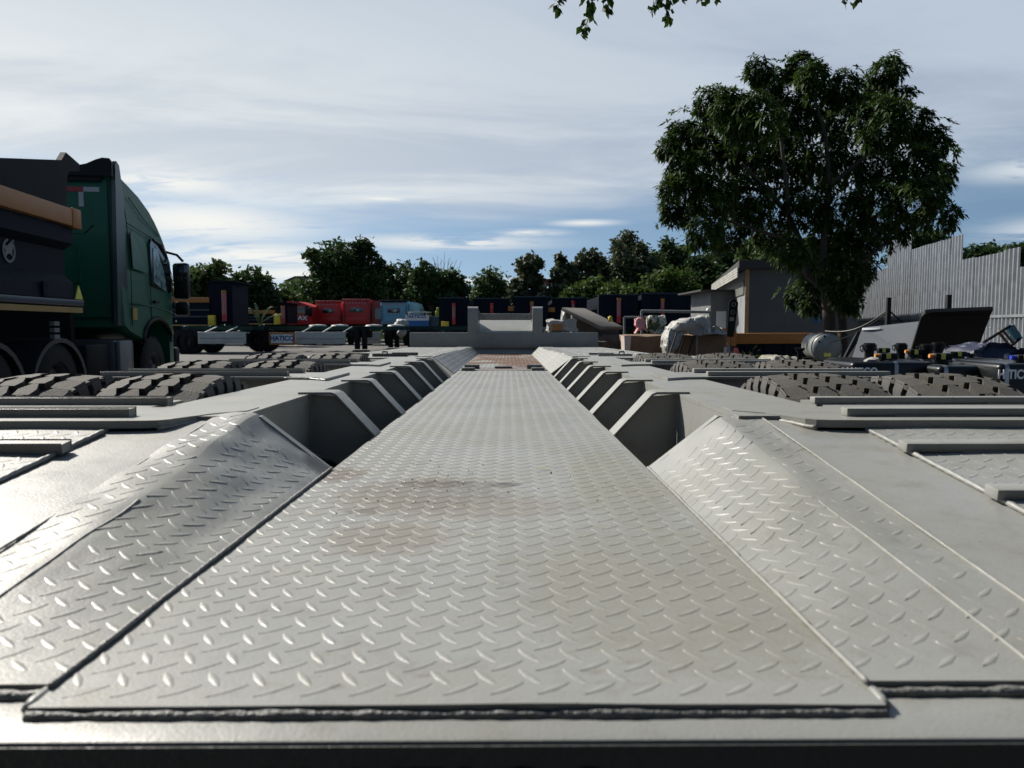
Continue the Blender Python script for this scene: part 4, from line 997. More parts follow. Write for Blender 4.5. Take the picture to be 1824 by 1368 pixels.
    mb = MB(); mb.prism([(-Wd - x, z) for x, z in sec] + [(-Wd + .12, 2.30), (-Wd + .14, 1.50)], 'y', b0, b1); mb.build('body_side', navy, t, 20)
    MB().box(-Wd + .15, -.15, b0, b1, 1.40, 1.49).build('body_floor', navy, t)
    MB().box(-Wd + .15, -.15, b1 - .1, b1, 1.50, 2.62).build('body_front', navy, t)
    mb = MB(); mb.bbox(-.005, .055, b0, b1 + .10, 1.42, 1.49, .008); mb.build('lower_rail', navy_lite, t, 40)
    mb = MB(); mb.box(.0, .045, b0, b1 + .08, 1.345, 1.405); mb.build('side_strip', mat('ochre_strip', (.36, .22, .05), .5, var=.2, scale=4), t)
    mb = MB(); mb.bbox(-.04, .06, b0, b1 - .12, 2.305, 2.50, .015); mb.bbox(-.04, .065, b1 - .118, b1 + .10, 2.29, 2.51, .012); o_ = mb.build('top_rail', orange, t, 40)
    mb = MB(); mb.prism([(b0, 2.40), (b0 + 2.5, 2.505), (b1 - .02, 2.505), (b1 - .02, 2.6), (b1 - .0, 2.75), (b1 + .02, 2.86), (b1 + .08, 2.94), (b1 + .36, 3.00), (b1 + .36, 3.08), (b1 + .02, 3.14), (b1 - .10, 3.03), (b1 - 1.5, 2.76), (b0, 2.45)], 'x', -.10, -.04); mb.build('side_board', mat('board_navy', (.008, .011, .016), .6, spec=.1, var=.4, scale=1.5), t)
    for y in (-2.2, -3.6, -5.0): MB().box(.0, .02, y, y + .10, 1.51, 1.66).build('side_rib', navy, t)
    # emblem: grey ring with an animal head shape
    em = mat('emblem_grey', (.16, .165, .17), .5); c = (-.092, -2.62, 1.93)
    mb = MB(); mb.lathe([(0, .12), (.006, .115), (.006, .095), (0, .09)], 28, 'x', c, a0=R(100), a1=R(420)); e = mb.build('emblem', em, t)
    mb = MB(); mb.prism([(-2.70, 1.86), (-2.69, 1.93), (-2.72, 1.99), (-2.66, 1.97), (-2.60, 2.01), (-2.53, 2.05), (-2.54, 1.98), (-2.57, 1.93), (-2.56, 1.87), (-2.60, 1.90), (-2.65, 1.90)], 'x', -.095, -.086); mb.build('emblem_head', em, e)
    mb = MB(); mb.prism([(b1 - .02, 1.50), (b1 + .18, 1.50), (b1 + .08, 1.66)], 'x', .001, .012); mb.build('warning_triangle', hazard, t)
    for i in range(3): MB().box(-.02, .03, -2.02, -1.90, 1.20 - .07 * i, 1.245 - .07 * i).build('stacked_bracket', mat('guard_grey', (.17, .17, .17), .5), t)
green_truck()

def cab_side(name, label, px, py0, py1, Y, m, w, kind, group, faceright=False):
    'far tractor cabs: kind rear = back wall faces us, side = flank faces us'
    p = at(px, 580, Y); t = thing(name, label, 'truck', (p.x, Y, 0), 0, group)
    zt = at(px, py0, Y).z; zb = at(px, py1, Y).z
    if kind == 'side':
        prof = [(0, zb), (0, zt - .02), (.15, zt), (w * .45, zt - .04), (w * .78, zt - .22), (w * .98, zt - .36), (w, zt - .9), (w, zb)]
        c = MB().prism(prof, 'y', 0, 2.3).build('cab', m, t)
        MB().prism([(w * .38, zb + .62), (w * .38, zb + 1.08), (w * .9, zb + 1.12), (w * .96, zb + .70), (w * .7, zb + .55)], 'y', -.015, -.002).build('side_window', glass_dk, c)
        MB().bbox(w * .88, w * 1.02, -.35, -.1, zb + .5, zb + 1.05, .03).build('mirror', black, t, 40)
        MB().box(.02, w * .9, -.02, -.002, zt - .52, zt - .47).build('roof_seam', red_dk, c)
        lettering('MAX', .36, letter_white, c, (w * .50, -.012, zb + .40), (R(90), R(4), 0), 1.15, .012)
    else:
        mb = MB(); mb.bbox(0, w, 0, 2.2, zb, zt - .12, .10); c = mb.build('cab', m, t, 40)
        mb = MB(); mb.prism([(.05, zt - .3), (.1, zt - .04), (w - .1, zt - .04), (w - .05, zt - .3)], 'y', .25, 1.9); mb.build('roof_fairing', m, c)
        MB().bbox(-.02, w + .02, -.10, .0, zt - .16, zt - .02, .03).build('roof_spoiler', red_dk if m is red_cab else navy, c, 40)
        wi = MB().bbox(w * .26, w * .72, -.02, -.002, zb + (zt - zb) * .47, zb + (zt - zb) * .66, .006).build('rear_window', glass_dk, c, 40)
        MB().bbox(w * .45, w * .60, -.028, -.021, zb + (zt - zb) * .52, zb + (zt - zb) * .62, .002).build('pane', glass, wi)
        for i in range(7): MB().bbox(w * (.12 + .11 * i), w * (.12 + .11 * i) + .09, -.03, -.002, zt - .30, zt - .22, .004).build('reflective_tape', mat('faded_pink_tape', (.5, .25, .25), .5), c)
        for s_ in (0.03, w - .10): MB().box(s_, s_ + .07, -.06, -.003, zb + .2, zt - .35).build('corner_deflector', red_dk if m is red_cab else mat('deep_blue_trim', (.05, .13, .22), .4), c)
        MB().bbox(w * .1, w * .9, -.025, -.003, zb + .15, zb + .45, .01).build('pressed_panel', m, c, 40)
    MB().box(w * .1, w * .9, .2, 2.0, .5, zb - .003).build('chassis_frame', chassis, t)
    add_wheel(t, .25, 1.1); add_wheel(t, w - .25, 1.1)
    return t
cab_side('tractor_cab', 'red cab seen from its flank, white lettering on the door, leftmost of three', 512, 536, 578, 48, red_cab, 1.58, 'side', 'red tractor cabs in the far row')
cab_side('tractor_cab', 'red cab seen from behind, middle one of the red row', 563, 535, 578, 49, red_cab, 1.62, 'rear', 'red tractor cabs in the far row')
r3 = cab_side('tractor_cab', 'largest red cab, seen from behind, next to the light blue cab', 611, 532, 578, 48, red_cab, 1.72, 'rear', 'red tractor cabs in the far row')
zb = at(600, 578, 48).z; zt = at(600, 535, 48).z
c4 = MB().prism([(1.74, zb), (1.74, zt), (2.2, zt - .02), (2.42, zt - .25), (2.45, zb)], 'y', .3, 2.5).build('flank', red_dk, r3); MB().box(1.95, 2.35, .27, .298, zb + .35, zb + 1.0).build('side_window', glass_dk, c4)
b1_ = cab_side('tractor_cab', 'light blue cab seen from behind, just right of the red ones', 678, 534, 578, 47, blue_cab, 1.65, 'rear', None)
zt = at(700, 538, 47).z; zb = at(700, 570, 47).z
MB().prism([(1.67, zb), (1.67, zt), (1.9, zt + .02), (2.2, zt - .05), (2.33, zt - .35), (2.33, zb)], 'y', .5, 2.6).build('cab_front', mat('pale_cyan', (.25, .52, .56), .35), b1_)
for px_ in (559, 609, 677):
    p = at(px_, 580, 47.5)
# hoist-front tipper bodies facing us in the far row
def hoist_body(label, px, w, py0, Y, cyl, cap, hop=None, cyl_w=.10, cy0=533, cy1=578):
    p = at(px, 580, Y); t = thing('tipper_semitrailer', label, 'trailer', (p.x, Y, 0), 0, 'navy tipper trailers in the far row')
    zt = at(px, py0, Y).z; k = Y / 1370; w *= k
    mb = MB(); mb.box(0, w, 0, .08, 1.12, zt - .06); mb.build('front_wall', navy, t)
    MB().box(0, .07, .085, 7.5, 1.12, zt - .12).build('side_wall', navy, t); MB().box(w - .07, w, .085, 7.5, 1.12, zt - .12).build('side_wall', navy, t)
    MB().bbox(-.03, w + .03, -.05, .07, zt - .055, zt, .01).build('top_rim', navy_lite, t, 40)
    for i in range(3): MB().box(w * (.18 + .32 * i), w * (.18 + .32 * i) + .06, -.045, -.002, 1.2, zt - .1).build('wall_rib', navy, t)
    cx = cyl * w; z0, z1 = at(px, cy1, Y).z, at(px, cy0, Y).z
    c = MB().lathe([(z0, 0.001), (z0, cyl_w), (z1 - .18, cyl_w), (z1 - .18, .001)], 14, 'z', (cx, -.2, 0)).build('hoist_cylinder', hoist, t, 40)
    MB().lathe([(z1 - .178, .001), (z1 - .178, cyl_w * 1.1), (z1, cyl_w * 1.1), (z1, .001)], 14, 'z', (cx, -.2, 0)).build('cylinder_head', orange if cap else hoist_red, c, 40)
    MB().lathe([(z0 + .02, cyl_w * 1.08), (z0 + .38, cyl_w * 1.08)], 14, 'z', (cx, -.2, 0)).build('cylinder_band', hoist_red, c, 40)
    MB().box(w * .2, w * .8, .1, 7, .75, 1.10).build('chassis_frame', chassis, t)
    for x in (.2, w - .2): add_wheel(t, x, 6.0)
    for x in (w * .25, w * .75): MB().box(x, x + .1, .5, .6, .0, .9).build('landing_leg', chassis, t)
    if hop: 
        mb = MB(); hx, hz = at(hop[0], hop[1], Y).x - p.x, at(hop[0], hop[1], Y).z; mb.bbox(hx, hx + .42, -.35, -.12, hz - .14, hz + .14, .03); mb.build('toolbox', yellow if hop[2] == 'y' else orange, t, 40)
    return t
hb_ = hoist_body
hb_('leftmost navy tipper body of the far row, right of the blue and white body', 782, 54, 530, 44, .50, 0, (787, 577, 'y'), cy0=540)
hb_('navy tipper body half hidden by the left upright of the gooseneck', 845, 62, 531, 44.5, .50, 0, (905, 550, 'o'), cy0=540, cy1=560)
hb_('navy tipper body with a pale top rim seen between the gooseneck uprights', 916, 60, 528, 44, .52, 1, None, cy0=537, cy1=562)
hb_('navy tipper body behind the leaning board, orange box at its left', 983, 62, 530, 44.5, .60, 0, (975, 552, 'o'), cy0=536)
hb_('navy tipper body with the tall orange-topped cylinder above the pink cloth', 1066, 70, 524, 43, .50, 1, None, .12, 531, 575)
hb_('widest navy tipper body with orange-topped cylinder, rightmost of the far row', 1142, 98, 522, 43, .37, 1, None, .10, 532, 562)
def side_body(label, px, Y, w, zt_, z1_, z0_, tall=None, cylx=None):
    p = at(px, 580, Y); t = thing('tipper_semitrailer', label, 'trailer', (p.x, Y, 0), 0, 'navy tipper bodies seen side on')
    zt, z1, z0 = at(px, zt_, Y).z, at(px, z1_, Y).z, at(px, z0_, Y).z; w *= Y / 1370
    MB().box(0, w, 0, .08, z0, z1 - .003).build('side_wall', navy, t); MB().box(0, w, 2.2, 2.28, z0, z1).build('side_wall', navy, t); MB().box(0, w, .085, 2.195, z0, z0 + .1).build('body_floor', navy, t)
    MB().bbox(0, w, -.06, .06, z1, zt, .01).build('top_rail', orange, t, 40)
    for i in range(2): MB().bbox(0, w, -.04, -.002, z0 + (z1 - z0) * (.32 + .3 * i), z0 + (z1 - z0) * (.40 + .3 * i), .01).build('side_swage', mat('swage_navy', (.03, .04, .06), .4), t, 40)
    MB().box(0, w, -.045, -.002, z0 - .06, z0).build('side_strip', mat('ochre_strip', (.36, .22, .05), .5), t)
    MB().lathe([(-.012, .001), (-.012, .10), (-.002, .10)], 16, 'y', (w * .24, 0, z0 + (z1 - z0) * .66)).build('emblem', mat('emblem_grey', (.16, .165, .17), .5), t)
    MB().bbox(w + .02, w + .02 + .25 * Y / 30, -.3, -.05, z0 - .05, z0 + .36 * Y / 30, .03).build('toolbox', yellow, t, 40)
    if tall:
        x0, x1, zz = at(tall[0], 580, Y).x - p.x, at(tall[1], 580, Y).x - p.x, at(px, tall[2], Y).z
        MB().box(x0, x1, .1, 2.1, z0, zz).build('front_wall', navy, t); MB().box(x0 - .1, x1 + .22, .0, 2.2, zz + .003, zz + .06).build('canopy', navy, t)
    if cylx:
        cx = at(cylx[0], 580, Y).x - p.x; zc0, zc1 = at(0, cylx[2], Y).z, at(0, cylx[1], Y).z; r = cylx[3] * Y / 1370
        c = MB().lathe([(zc0, .001), (zc0, r), (zc1, r), (zc1, .001)], 14, 'z', (cx, -.25, 0)).build('hoist_cylinder', hoist, t, 40)
        MB().lathe([(zc0 + .02, r * 1.06), (zc0 + .3, r * 1.06)], 14, 'z', (cx, -.25, 0)).build('cylinder_band', hoist_red, c, 40)
        MB().lathe([(zc1 - .12, r * 1.06), (zc1 + .01, r * 1.06), (zc1 + .01, .001)], 14, 'z', (cx, -.25, 0)).build('cylinder_head', orange, c, 40)
    MB().box(0, w * 1.3, .5, 1.7, .7, z0 - .07).build('chassis_frame', chassis, t)
    for x in (.6, 1.8): wo = add_wheel(t, x, .3); wo.rotation_euler = (0, 0, R(90))
side_body('navy tipper body with orange rail and tall canopied front wall beside the green truck', 300, 34, 74, 530, 539, 578, (370, 414, 503), (404, 518, 572, 4))
side_body('lower, more distant navy tipper body with orange rail left of the red cabs', 424, 44, 66, 553, 559, 576, (494, 512, 541), (507, 545, 576, 3.2))
cz = at(418, 546, 33)
# small blue/white service body
p = at(722, 580, 45); sv = thing('service_body', 'low blue and white truck body with dark lettering beside the light blue cab', 'truck body', (p.x, 45, 0))
z0, zm, z1 = at(0, 580, 45).z, at(0, 571, 45).z, at(0, 561, 45).z; w = 42 * 45 / 1370
MB().box(0, w, 0, 1.9, .9, zm).build('lower_panel', blue, sv); MB().box(0, w, .0, 1.9, zm + .002, z1).build('upper_panel', white, sv)
MB().bbox(.1, w, .2, 1.6, z1 + .14, z1 + .2, .01).build('top_shelf', alu, sv); MB().box(.15, .2, .2, .25, z1, z1 + .14).build('shelf_post', alu, sv); MB().box(w - .2, w - .15, .2, .25, z1, z1 + .14).build('shelf_post', alu, sv)
lettering('HATICO', .24, letter_blue, sv, (w * .48, -.01, (zm + z1) / 2 + .06), (R(90), 0, 0), 1.2, .008)
MB().box(.2, w - .2, .3, 1.6, .4, .895).build('chassis_frame', chassis, sv)
for x in (.4, w - .4): add_wheel(sv, x, .3).rotation_euler = (0, 0, R(90))
p = at(775, 556, 44); j = MB(); j.bbox(-.14, .14, -.12, .12, -.22, .10, .05); j.bbox(-.08, .10, -.1, .1, .08, .30, .04)
tag(j.build('oil_canister', mat('lime_plastic', (.42, .50, .05), .5), None, 60, loc=(p.x - .0, 45.6, p.z)), 'yellow-green plastic canister standing between the blue and white body and the first navy tipper', 'canister')
MB_ = MB(); MB_.bbox(-.5, .5, -.3, .3, 0, p.z - .225, .02); tag(MB_.build('equipment_box', mat('dull_steel_blue', (.08, .11, .14), .6), None, 40, loc=(p.x, 45.6, 0)), 'grey-blue steel box under the yellow-green canister', 'box')

# skeletal trailers with grey side guards in front of the cabs
def skeletal(label, x0, x1, Y, skirts, legs, wheels, sign=None):
    a = at(x0, 580, Y); k = Y / 1370; t = thing('skeletal_trailer', label, 'trailer', (a.x, Y, 0), 0, 'green skeletal trailers across the yard')
    L = (x1 - x0) * k; zt = at(0, 581, Y).z; zb = at(0, 588, Y).z
    X = lambda px: (px - x0) * k
    for yy in (.0, 1.6): MB().box(0, L, yy, yy + .12, zb, zt).build('main_beam', green_dk, t)
    n = int(L / 1.2)
    for i in range(n): MB().box(i * 1.2 + .3, i * 1.2 + .38, .125, 1.595, zb + .03, zt - .03).build('cross_member', green_dk, t)
    for (p0, p1) in skirts:
        z0, z1 = at(0, 612, Y).z, at(0, 591, Y).z
        s = MB().bbox(X(p0), X(p1), -.62, -.58, z0, z1, .012).build('side_guard', alu, t, 40)
        MB().box(X(p0), X(p1), -.575, -.10, z1 - .05, z1 - .02).build('guard_shelf', alu, s)
        q = p0 + 12
        while q < p1 - 3:
            MB().tube([(X(q), -.6, z1 - .02), (X(q) + .32, -.05, zt - .02)], .022, 6).build('guard_stay', white, s, 60); q += 36
        MB().box(X(p0) + .1, X(p1) - .1, -.632, -.622, z0 + .22, z0 + .25).build('guard_crease', mat('crease', (.20, .20, .19), .6), s)
    for q in legs:
        lg = MB(); lg.bbox(X(q), X(q) + .22, -.2, .05, .1, zt - .0, .01); lg.bbox(X(q) - .08, X(q) + .30, -.3, .15, 0.0, .06, .01); lg.build('landing_leg', chassis, t, 40)
        MB().bbox(X(q) - .18, X(q) + .45, -.05, .1, zb - .35, zb - .003, .02).build('leg_bracket', chassis, t, 40)
    for q in wheels: wo = add_wheel(t, X(q), -.1); wo.rotation_euler = (0, 0, R(90))
    for q in (558, 598, 660, 700):
        if x0 < q < x1: MB().lathe([(zt + .0, .001), (zt, .42), (zt + .06, .38), (zt + .09, .001)], 18, 'z', (X(q), .8, 0)).build('container_lock', alu, t, 40)
    if sign:
        z0, z1 = at(0, 614, Y).z, at(0, 592.5, Y).z
        s = MB().bbox(X(487), X(531), -.70, -.66, z0, z1, .01).build('company_sign', orange, t, 40)
        MB().box(X(490), X(528), -.71, -.702, z0 + .09, z1 - .07).build('sign_face', white, s)
        lettering('HATICO', .31, letter_blue, s, (X(510), -.715, (z0 + z1) / 2 + .02), (R(90), 0, 0), .95, .012)
        MB().prism([(X(509), z0 + .16), (X(512), z0 + .16), (X(510.5), z0 + .11)], 'y', -.716, -.711).build('sign_mark', letter_blue, s)
    return t
skeletal('green skeletal trailer with pale side guard and orange-framed company sign', 452, 720, 36, [(531, 620)], [632, 645], [462, 478], True)
skeletal('green skeletal trailer with pale side guard nearest the green truck', 322, 446, 33, [(362, 446)], [], [330, 344])
skeletal('green skeletal trailer with a short pale guard just left of the gooseneck', 640, 860, 39, [(647, 682)], [692, 703], [740, 756, 772])
# wrapped parcel on the trailer
def lump(name, label, cat, c, r, m, seed, amp=.35, f=3.0, kind=None, group=None, sub=3, floor=None):
    bm = bmesh.new(); bmesh.ops.create_icosphere(bm, subdivisions=sub, radius=1)
    for v in bm.verts:
        d = 1 + amp * noise.noise(v.co * f * .5 + Vector((seed, 0, 0))) + amp * .5 * noise.noise(v.co * f * 1.5 + Vector((seed, 4, 0))) + amp * .35 * abs(noise.noise(v.co * f * 3.5 + Vector((seed, 9, 0))))
        v.co = Vector((v.co.x * r[0], v.co.y * r[1], v.co.z * r[2])) * d
        if floor is not None and v.co.z < floor: v.co.z = floor
    mb = MB(); mb.bm(bm); o = mb.build(name, m, None, 70, loc=c); return tag(o, label, cat, group)
p = at(715, 577, 38.5); lump('wrapped_parcel', 'white plastic bundle tied on top of the green skeletal trailer beside the gooseneck', 'bundle', (p.x, p.y, p.z), (.32, .3, .26), bagm, 2)
p = at(716, 592, 38.2); lump('hanging_bag', 'white plastic bag hanging under the white bundle on the skeletal trailer', 'bag', (p.x, p.y, p.z), (.2, .18, .22), bagm, 5)

# ================================================================ RIGHT HAND CLUTTER
def parcel_mesh(x0, x1, y0, y1, z0, z1, m, name, label, cat, group=None, loc=(0, 0, 0), rz=0, jit=.02, seed=1):
    bm = bmesh.new(); bmesh.ops.create_cube(bm, size=1); bmesh.ops.subdivide_edges(bm, edges=bm.edges[:], cuts=5, use_grid_fill=True)
    for v in bm.verts:
        n = Vector((noise.noise(v.co * 3 + Vector((seed, 0, 0))), noise.noise(v.co * 3 + Vector((seed, 5, 0))), noise.noise(v.co * 3 + Vector((seed, 9, 0)))))
        v.co = Vector(((x0 + x1) / 2 + v.co.x * (x1 - x0), (y0 + y1) / 2 + v.co.y * (y1 - y0), (z0 + z1) / 2 + v.co.z * (z1 - z0))) + n * jit
    bmesh.ops.bevel(bm, geom=[e for e in bm.edges if len(e.link_faces) == 2 and e.calc_face_angle(0) > .9], offset=.015, segments=1, affect='EDGES')
    mb = MB(); mb.bm(bm); return tag(mb.build(name, m, None, 40, loc=loc, rot=(0, 0, rz)), label, cat, group)
k = 14 / 1370
p = at(1113, 640, 14)
zt = at(0, 597, 14).z
b = parcel_mesh(0, 77 * k, 0, .9, 0, zt, card, 'pallet_box', 'brown cardboard pallet box with a torn plastic wrap on its left edge', 'box', 'brown pallet boxes', (p.x, 14, 0), 0, .03, 2)
w_ = MB(); rn = random.Random(6); vs = []
for i in range(9):
    z = zt * (1 - i / 8) * .98 + .01; x = -.03 + .03 * noise.noise(Vector((z * 9, 1, 0)))
    vs += [(x, .3, z), (x + .015, -.035 + .02 * noise.noise(Vector((z * 12, 3, 0))), z), (.10 + .05 * noise.noise(Vector((z * 7, 8, 0))), -.04, z)]
w_.add(vs, [(3 * i + j, 3 * i + j + 1, 3 * i + j + 4, 3 * i + j + 3) for i in range(8) for j in (0, 1)]); w_.build('plastic_wrap', card_lt, b, 60)
p = at(1198, 640, 13); zt = at(0, 596, 13).z; k = 13 / 1370
b2 = parcel_mesh(0, 96 * k, 0, .9, 0, zt, card, 'pallet_box', 'wide brown pallet box heaped with pale plastic sheeting', 'box', 'brown pallet boxes', (p.x, 13, 0), 0, .03, 7)
MB().box(.38, .41, -.06, -.03, .0, zt).build('strap', mat('strap_grey', (.25, .25, .24), .5), b2); MB().box(.85, .90, -.05, -.028, .2, zt * .8).build('strap', card_lt, b2)
def sheet_heap(name, label, pts, Y, m, seed, th=.25, sub=4):
    'crumpled sheeting: an outline traced at its distance and given depth and folds'
    o = at(pts[0][0], pts[0][1], Y); P = [at(x, y, Y) - o for x, y in pts]
    bm = bmesh.new()
    f = bm.faces.new([bm.verts.new((q.x, -th, q.z)) for q in P]); r = bmesh.ops.extrude_face_region(bm, geom=[f])
    for v in [g for g in r['geom'] if isinstance(g, bmesh.types.BMVert)]: v.co.y += 2 * th
    bmesh.ops.triangulate(bm, faces=bm.faces[:])
    for _ in range(3):
        ed = [e for e in bm.edges if e.calc_length() > .06]
        if ed: bmesh.ops.subdivide_edges(bm, edges=ed, cuts=1); bmesh.ops.triangulate(bm, faces=bm.faces[:])
    bmesh.ops.smooth_vert(bm, verts=bm.verts[:], factor=.5, use_axis_x=False, use_axis_y=True, use_axis_z=False)
    for v in bm.verts:
        s_ = Vector((v.co.x * 5, v.co.y * 5, v.co.z * 5 + seed)); a = noise.noise(s_); b_ = noise.noise(s_ * 2.7 + Vector((3, 1, 7)))
        v.co += Vector((b_ * .025, a * .16 + b_ * .07, abs(b_) * .05 - .01))
    mb = MB(); mb.bm(bm); return tag(mb.build(name, m, None, 50, loc=o), label, 'plastic sheeting')
sheet_heap('plastic_sheet', 'crumpled pale plastic sheeting heaped over the wide pallet box', [(1186, 636), (1180, 618), (1183, 600), (1192, 583), (1205, 572), (1222, 567), (1238, 566), (1250, 562), (1257, 566), (1259, 580), (1258, 594), (1240, 597), (1222, 592), (1212, 596), (1204, 612), (1196, 622), (1192, 636)], 12.85, bagm, 3, .28)
sheet_heap('plastic_sheet', 'small flat heap of grey plastic sheeting at the right end of the wide pallet box', [(1258, 594), (1262, 584), (1272, 582), (1284, 586), (1290, 596)], 13.0, bagm, 8, .2)
p = at(1200, 640, 12.3)
bars = thing('pipe_bundle', 'dark thin pipes leaning against the sheeting between the two pallet boxes', 'pipes', (p.x, 12.3, 0))
for i, (x0, x1, yt) in enumerate([(1188, 1205, 592), (1191, 1200, 600), (1205, 1218, 604), (1222, 1235, 600), (1186, 1192, 606)]):
    A_, B_ = at(x0, 645, 12.25) - Vector(bars.location), at(x1, yt, 12.45) - Vector(bars.location); MB().tube([A_, B_], .014, 6).build('pipe', chassis, bars, 60)
# debris left of the boxes
p = at(1066, 640, 15)
parcel_mesh(0, .5, 0, .7, 0, at(0, 600, 15).z, mat('dark_brown_box', (.13, .07, .045), .85, var=.3), 'pallet_box', 'dark brown box in shadow left of the torn-wrap pallet box', 'box', 'brown pallet boxes', (p.x, 15, 0), 0, .03, 12)
p = at(1022, 548, 15.5); q = at(1092, 582, 15.0)
d_ = (q - p)
M_ = Matrix.Translation(p) @ d_.to_track_quat('X', 'Z').to_matrix().to_4x4()
tag(MB().bbox(0, d_.length, -.45, .45, -.07, 0, .012, M=M_).build('leaning_board', slabm, None, 40), 'weathered grey board sloping down to the right over a concrete block', 'board')
lo = at(1018, 600, 15.9)
mb = MB(); mb.prism([(0, 0), (0, at(0, 556, 15.9).z), (.10, at(0, 550, 15.9).z), (.95, at(0, 585, 15.9).z), (1.0, 0)], 'y', 0, .6)
tag(mb.build('concrete_block', mat('dark_concrete', (.12, .115, .11), .9, var=.4, scale=5), None, 40, loc=(lo.x, 15.75, 0)), 'dark concrete block standing under the sloping grey board', 'block')
p = at(1012, 566, 14.6); lump('plastic_sack', 'pale crumpled sack leaning on the left face of the concrete block', 'sack', (p.x, 15.4, p.z - .05), (.10, .15, .24), bagm, 9, .5)
p = at(998, 581, 14.2); o = parcel_mesh(-.24, .27, -.2, .2, -.10, .11, bagm, 'wrapped_carton', 'carton wrapped in cloudy white plastic with an orange label behind the gooseneck', 'carton', None, (p.x, 14.2, p.z), 0, .05, 4)
MB().box(-.16, .02, -.23, -.215, -.07, .04).build('label_patch', orange, o)
tag(MB().bbox(-.4, .45, -.3, .3, 0, p.z - .13, .02).build('pallet_stack', mat('pallet_wood', (.16, .12, .08), .85), None, 40, loc=(p.x, 14.2, 0)), 'low stack of dark timber carrying the plastic-wrapped carton', 'timber stack')
p = at(1085, 590, 14.6); lump('rubble_heap', 'dark brown heap of rags and rubble at the foot of the sloping board', 'rubble', (p.x, 14.9, .5), (.42, .4, .55), mat('rubble', (.10, .075, .055), .9, var=.5, scale=8), 14, .5)
p = at(1072, 610, 14.0); MBt = MB(); MBt.bbox(-.10, .12, -.1, .1, -.012, .012, .004); tag(MBt.build('stone_flake', slabm, None, 40, loc=(p.x, 14.4, p.z)), 'small pale flat scrap on the rubble next to the gooseneck', 'scrap')
# pink cloth, frame, chairs behind the boxes
p = at(1140, 580, 15.2)
sheet_heap('pink_cloth', 'faded pink cloth draped above the torn-wrap pallet box', [(1131, 580), (1132, 570), (1138, 565), (1146, 567), (1150, 572), (1148, 583), (1153, 592), (1142, 586), (1130, 594), (1136, 584)], 14.9, pink, 4, .06)
sheet_heap('green_foil', 'green and white plastic scraps spilling out behind the pallet box', [(1152, 588), (1153, 566), (1160, 562), (1183, 562), (1186, 575), (1180, 590), (1168, 596)], 15.1, mat('green_white_scrap', (.45, .43, .36), .6, color2=(.03, .08, .04), scale=9, thresh=(.45, .55)), 6, .12)
fr = thing('tube_stand', 'thin grey tube frame standing behind the pallet boxes', 'frame', (at(1112, 580, 16.5).x, 16.5, 0))
def F(px, py, Y=16.5): return at(px, py, Y) - Vector(fr.location)
for a, b_ in (((1112, 660), (1112, 565)), ((1112, 565), (1180, 565)), ((1180, 565), (1180, 660)), ((1142, 554), (1265, 556)), ((1143, 554), (1143, 660)), ((1265, 556), (1265, 660))):
    MB().tube([F(*a), F(*b_)], .022 if a[0] < 1140 or a[1] == 565 else .03, 8).build('tube', mat('frame_grey', (.22, .22, .22), .6), fr, 60)
p = at(1117, 563, 14.8); lump('cap', 'small yellow rag on top of the rubble heap', 'rag', (at(1087, 566, 15).x, 15, at(1087, 568, 15).z), (.045, .05, .06), mat('yellow_rag', (.55, .42, .05), .8), 3, .5, sub=2)
# red motorcycle-like scrap by the cabin
lump('red_scrap', 'dark red heap of scrap cloth by the cabin corner, half hidden by the tyres', 'scrap', (at(1310, 620, 12).x, 12, .45), (.10, .3, .30), mat('maroon_cloth', (.03, .003, .005), .9, spec=.05), 22, .5)
# pale cylinder tank
def gas_tank():
    c = at(1472, 619, 13); b = at(1437, 616, 15.2); d = (b - c); L = d.length
    t = thing('gas_tank', 'pale grey horizontal cylinder tank with a yellow sticker on its domed end', 'tank', c); t.rotation_euler = (0, 0, math.atan2(-d.x, d.y))
    r = .235
    dome = [(-.10 * math.cos(R(a)), r * math.sin(R(a))) for a in (0.5, 20, 40, 60, 75, 90)]
    MB().lathe(dome + [(L * .55, r)] + [(L * .55 + .1 * math.sin(R(a)), max(.001, r * math.cos(R(a)))) for a in (15, 35, 60, 90)], 40, 'y').build('shell', mat('tank_paint', (.19, .20, .19), .4, var=.2, scale=6), t, 50)
    MB().lathe([(-.006, r + .002), (-.006, r + .012), (.03, r + .012), (.03, r + .002)], 40, 'y').build('end_ring', mat('ring_grey', (.22, .23, .22), .5), t, 50)
    MB().bbox(-.05, .06, -.095, -.085, -.15, -.09, .002).build('sticker', hazard, t)
    for x, z in ((-.13, .10), (-.05, .19)): MB().lathe([(-.10, .001), (-.10, .018), (-.03, .018)], 10, 'y', (x, 0, z)).build('valve', black, t, 40)
    for y in (.15, L * .5): MB().bbox(-.25, .25, y - .05, y + .05, -c.z + 0.0, -r * .9, .01).build('cradle', chassis, t, 40)
gas_tank()
p = at(1424, 650, 9.5); zz = at(1424, 620, 9.5).z
mb = MB(); mb.lathe([(0, .03), (zz - .05, .03), (zz, .07), (zz, .001)], 12, 'z'); tag(mb.build('steel_stand', chassis, None, 40, loc=(p.x, 9.5, 0)), 'short black flared stand between the tyres and the pale tank', 'stand')
sheet_heap('tarpaulin', 'cream canvas tarpaulin bundled behind the second row of tyres', [(1350, 660), (1358, 642), (1372, 634), (1395, 634), (1412, 638), (1440, 644), (1470, 652), (1505, 668), (1480, 680), (1400, 680)], 10.5, mat('cream_canvas', (.26, .245, .195), .8, var=.4, scale=9), 12, .3)
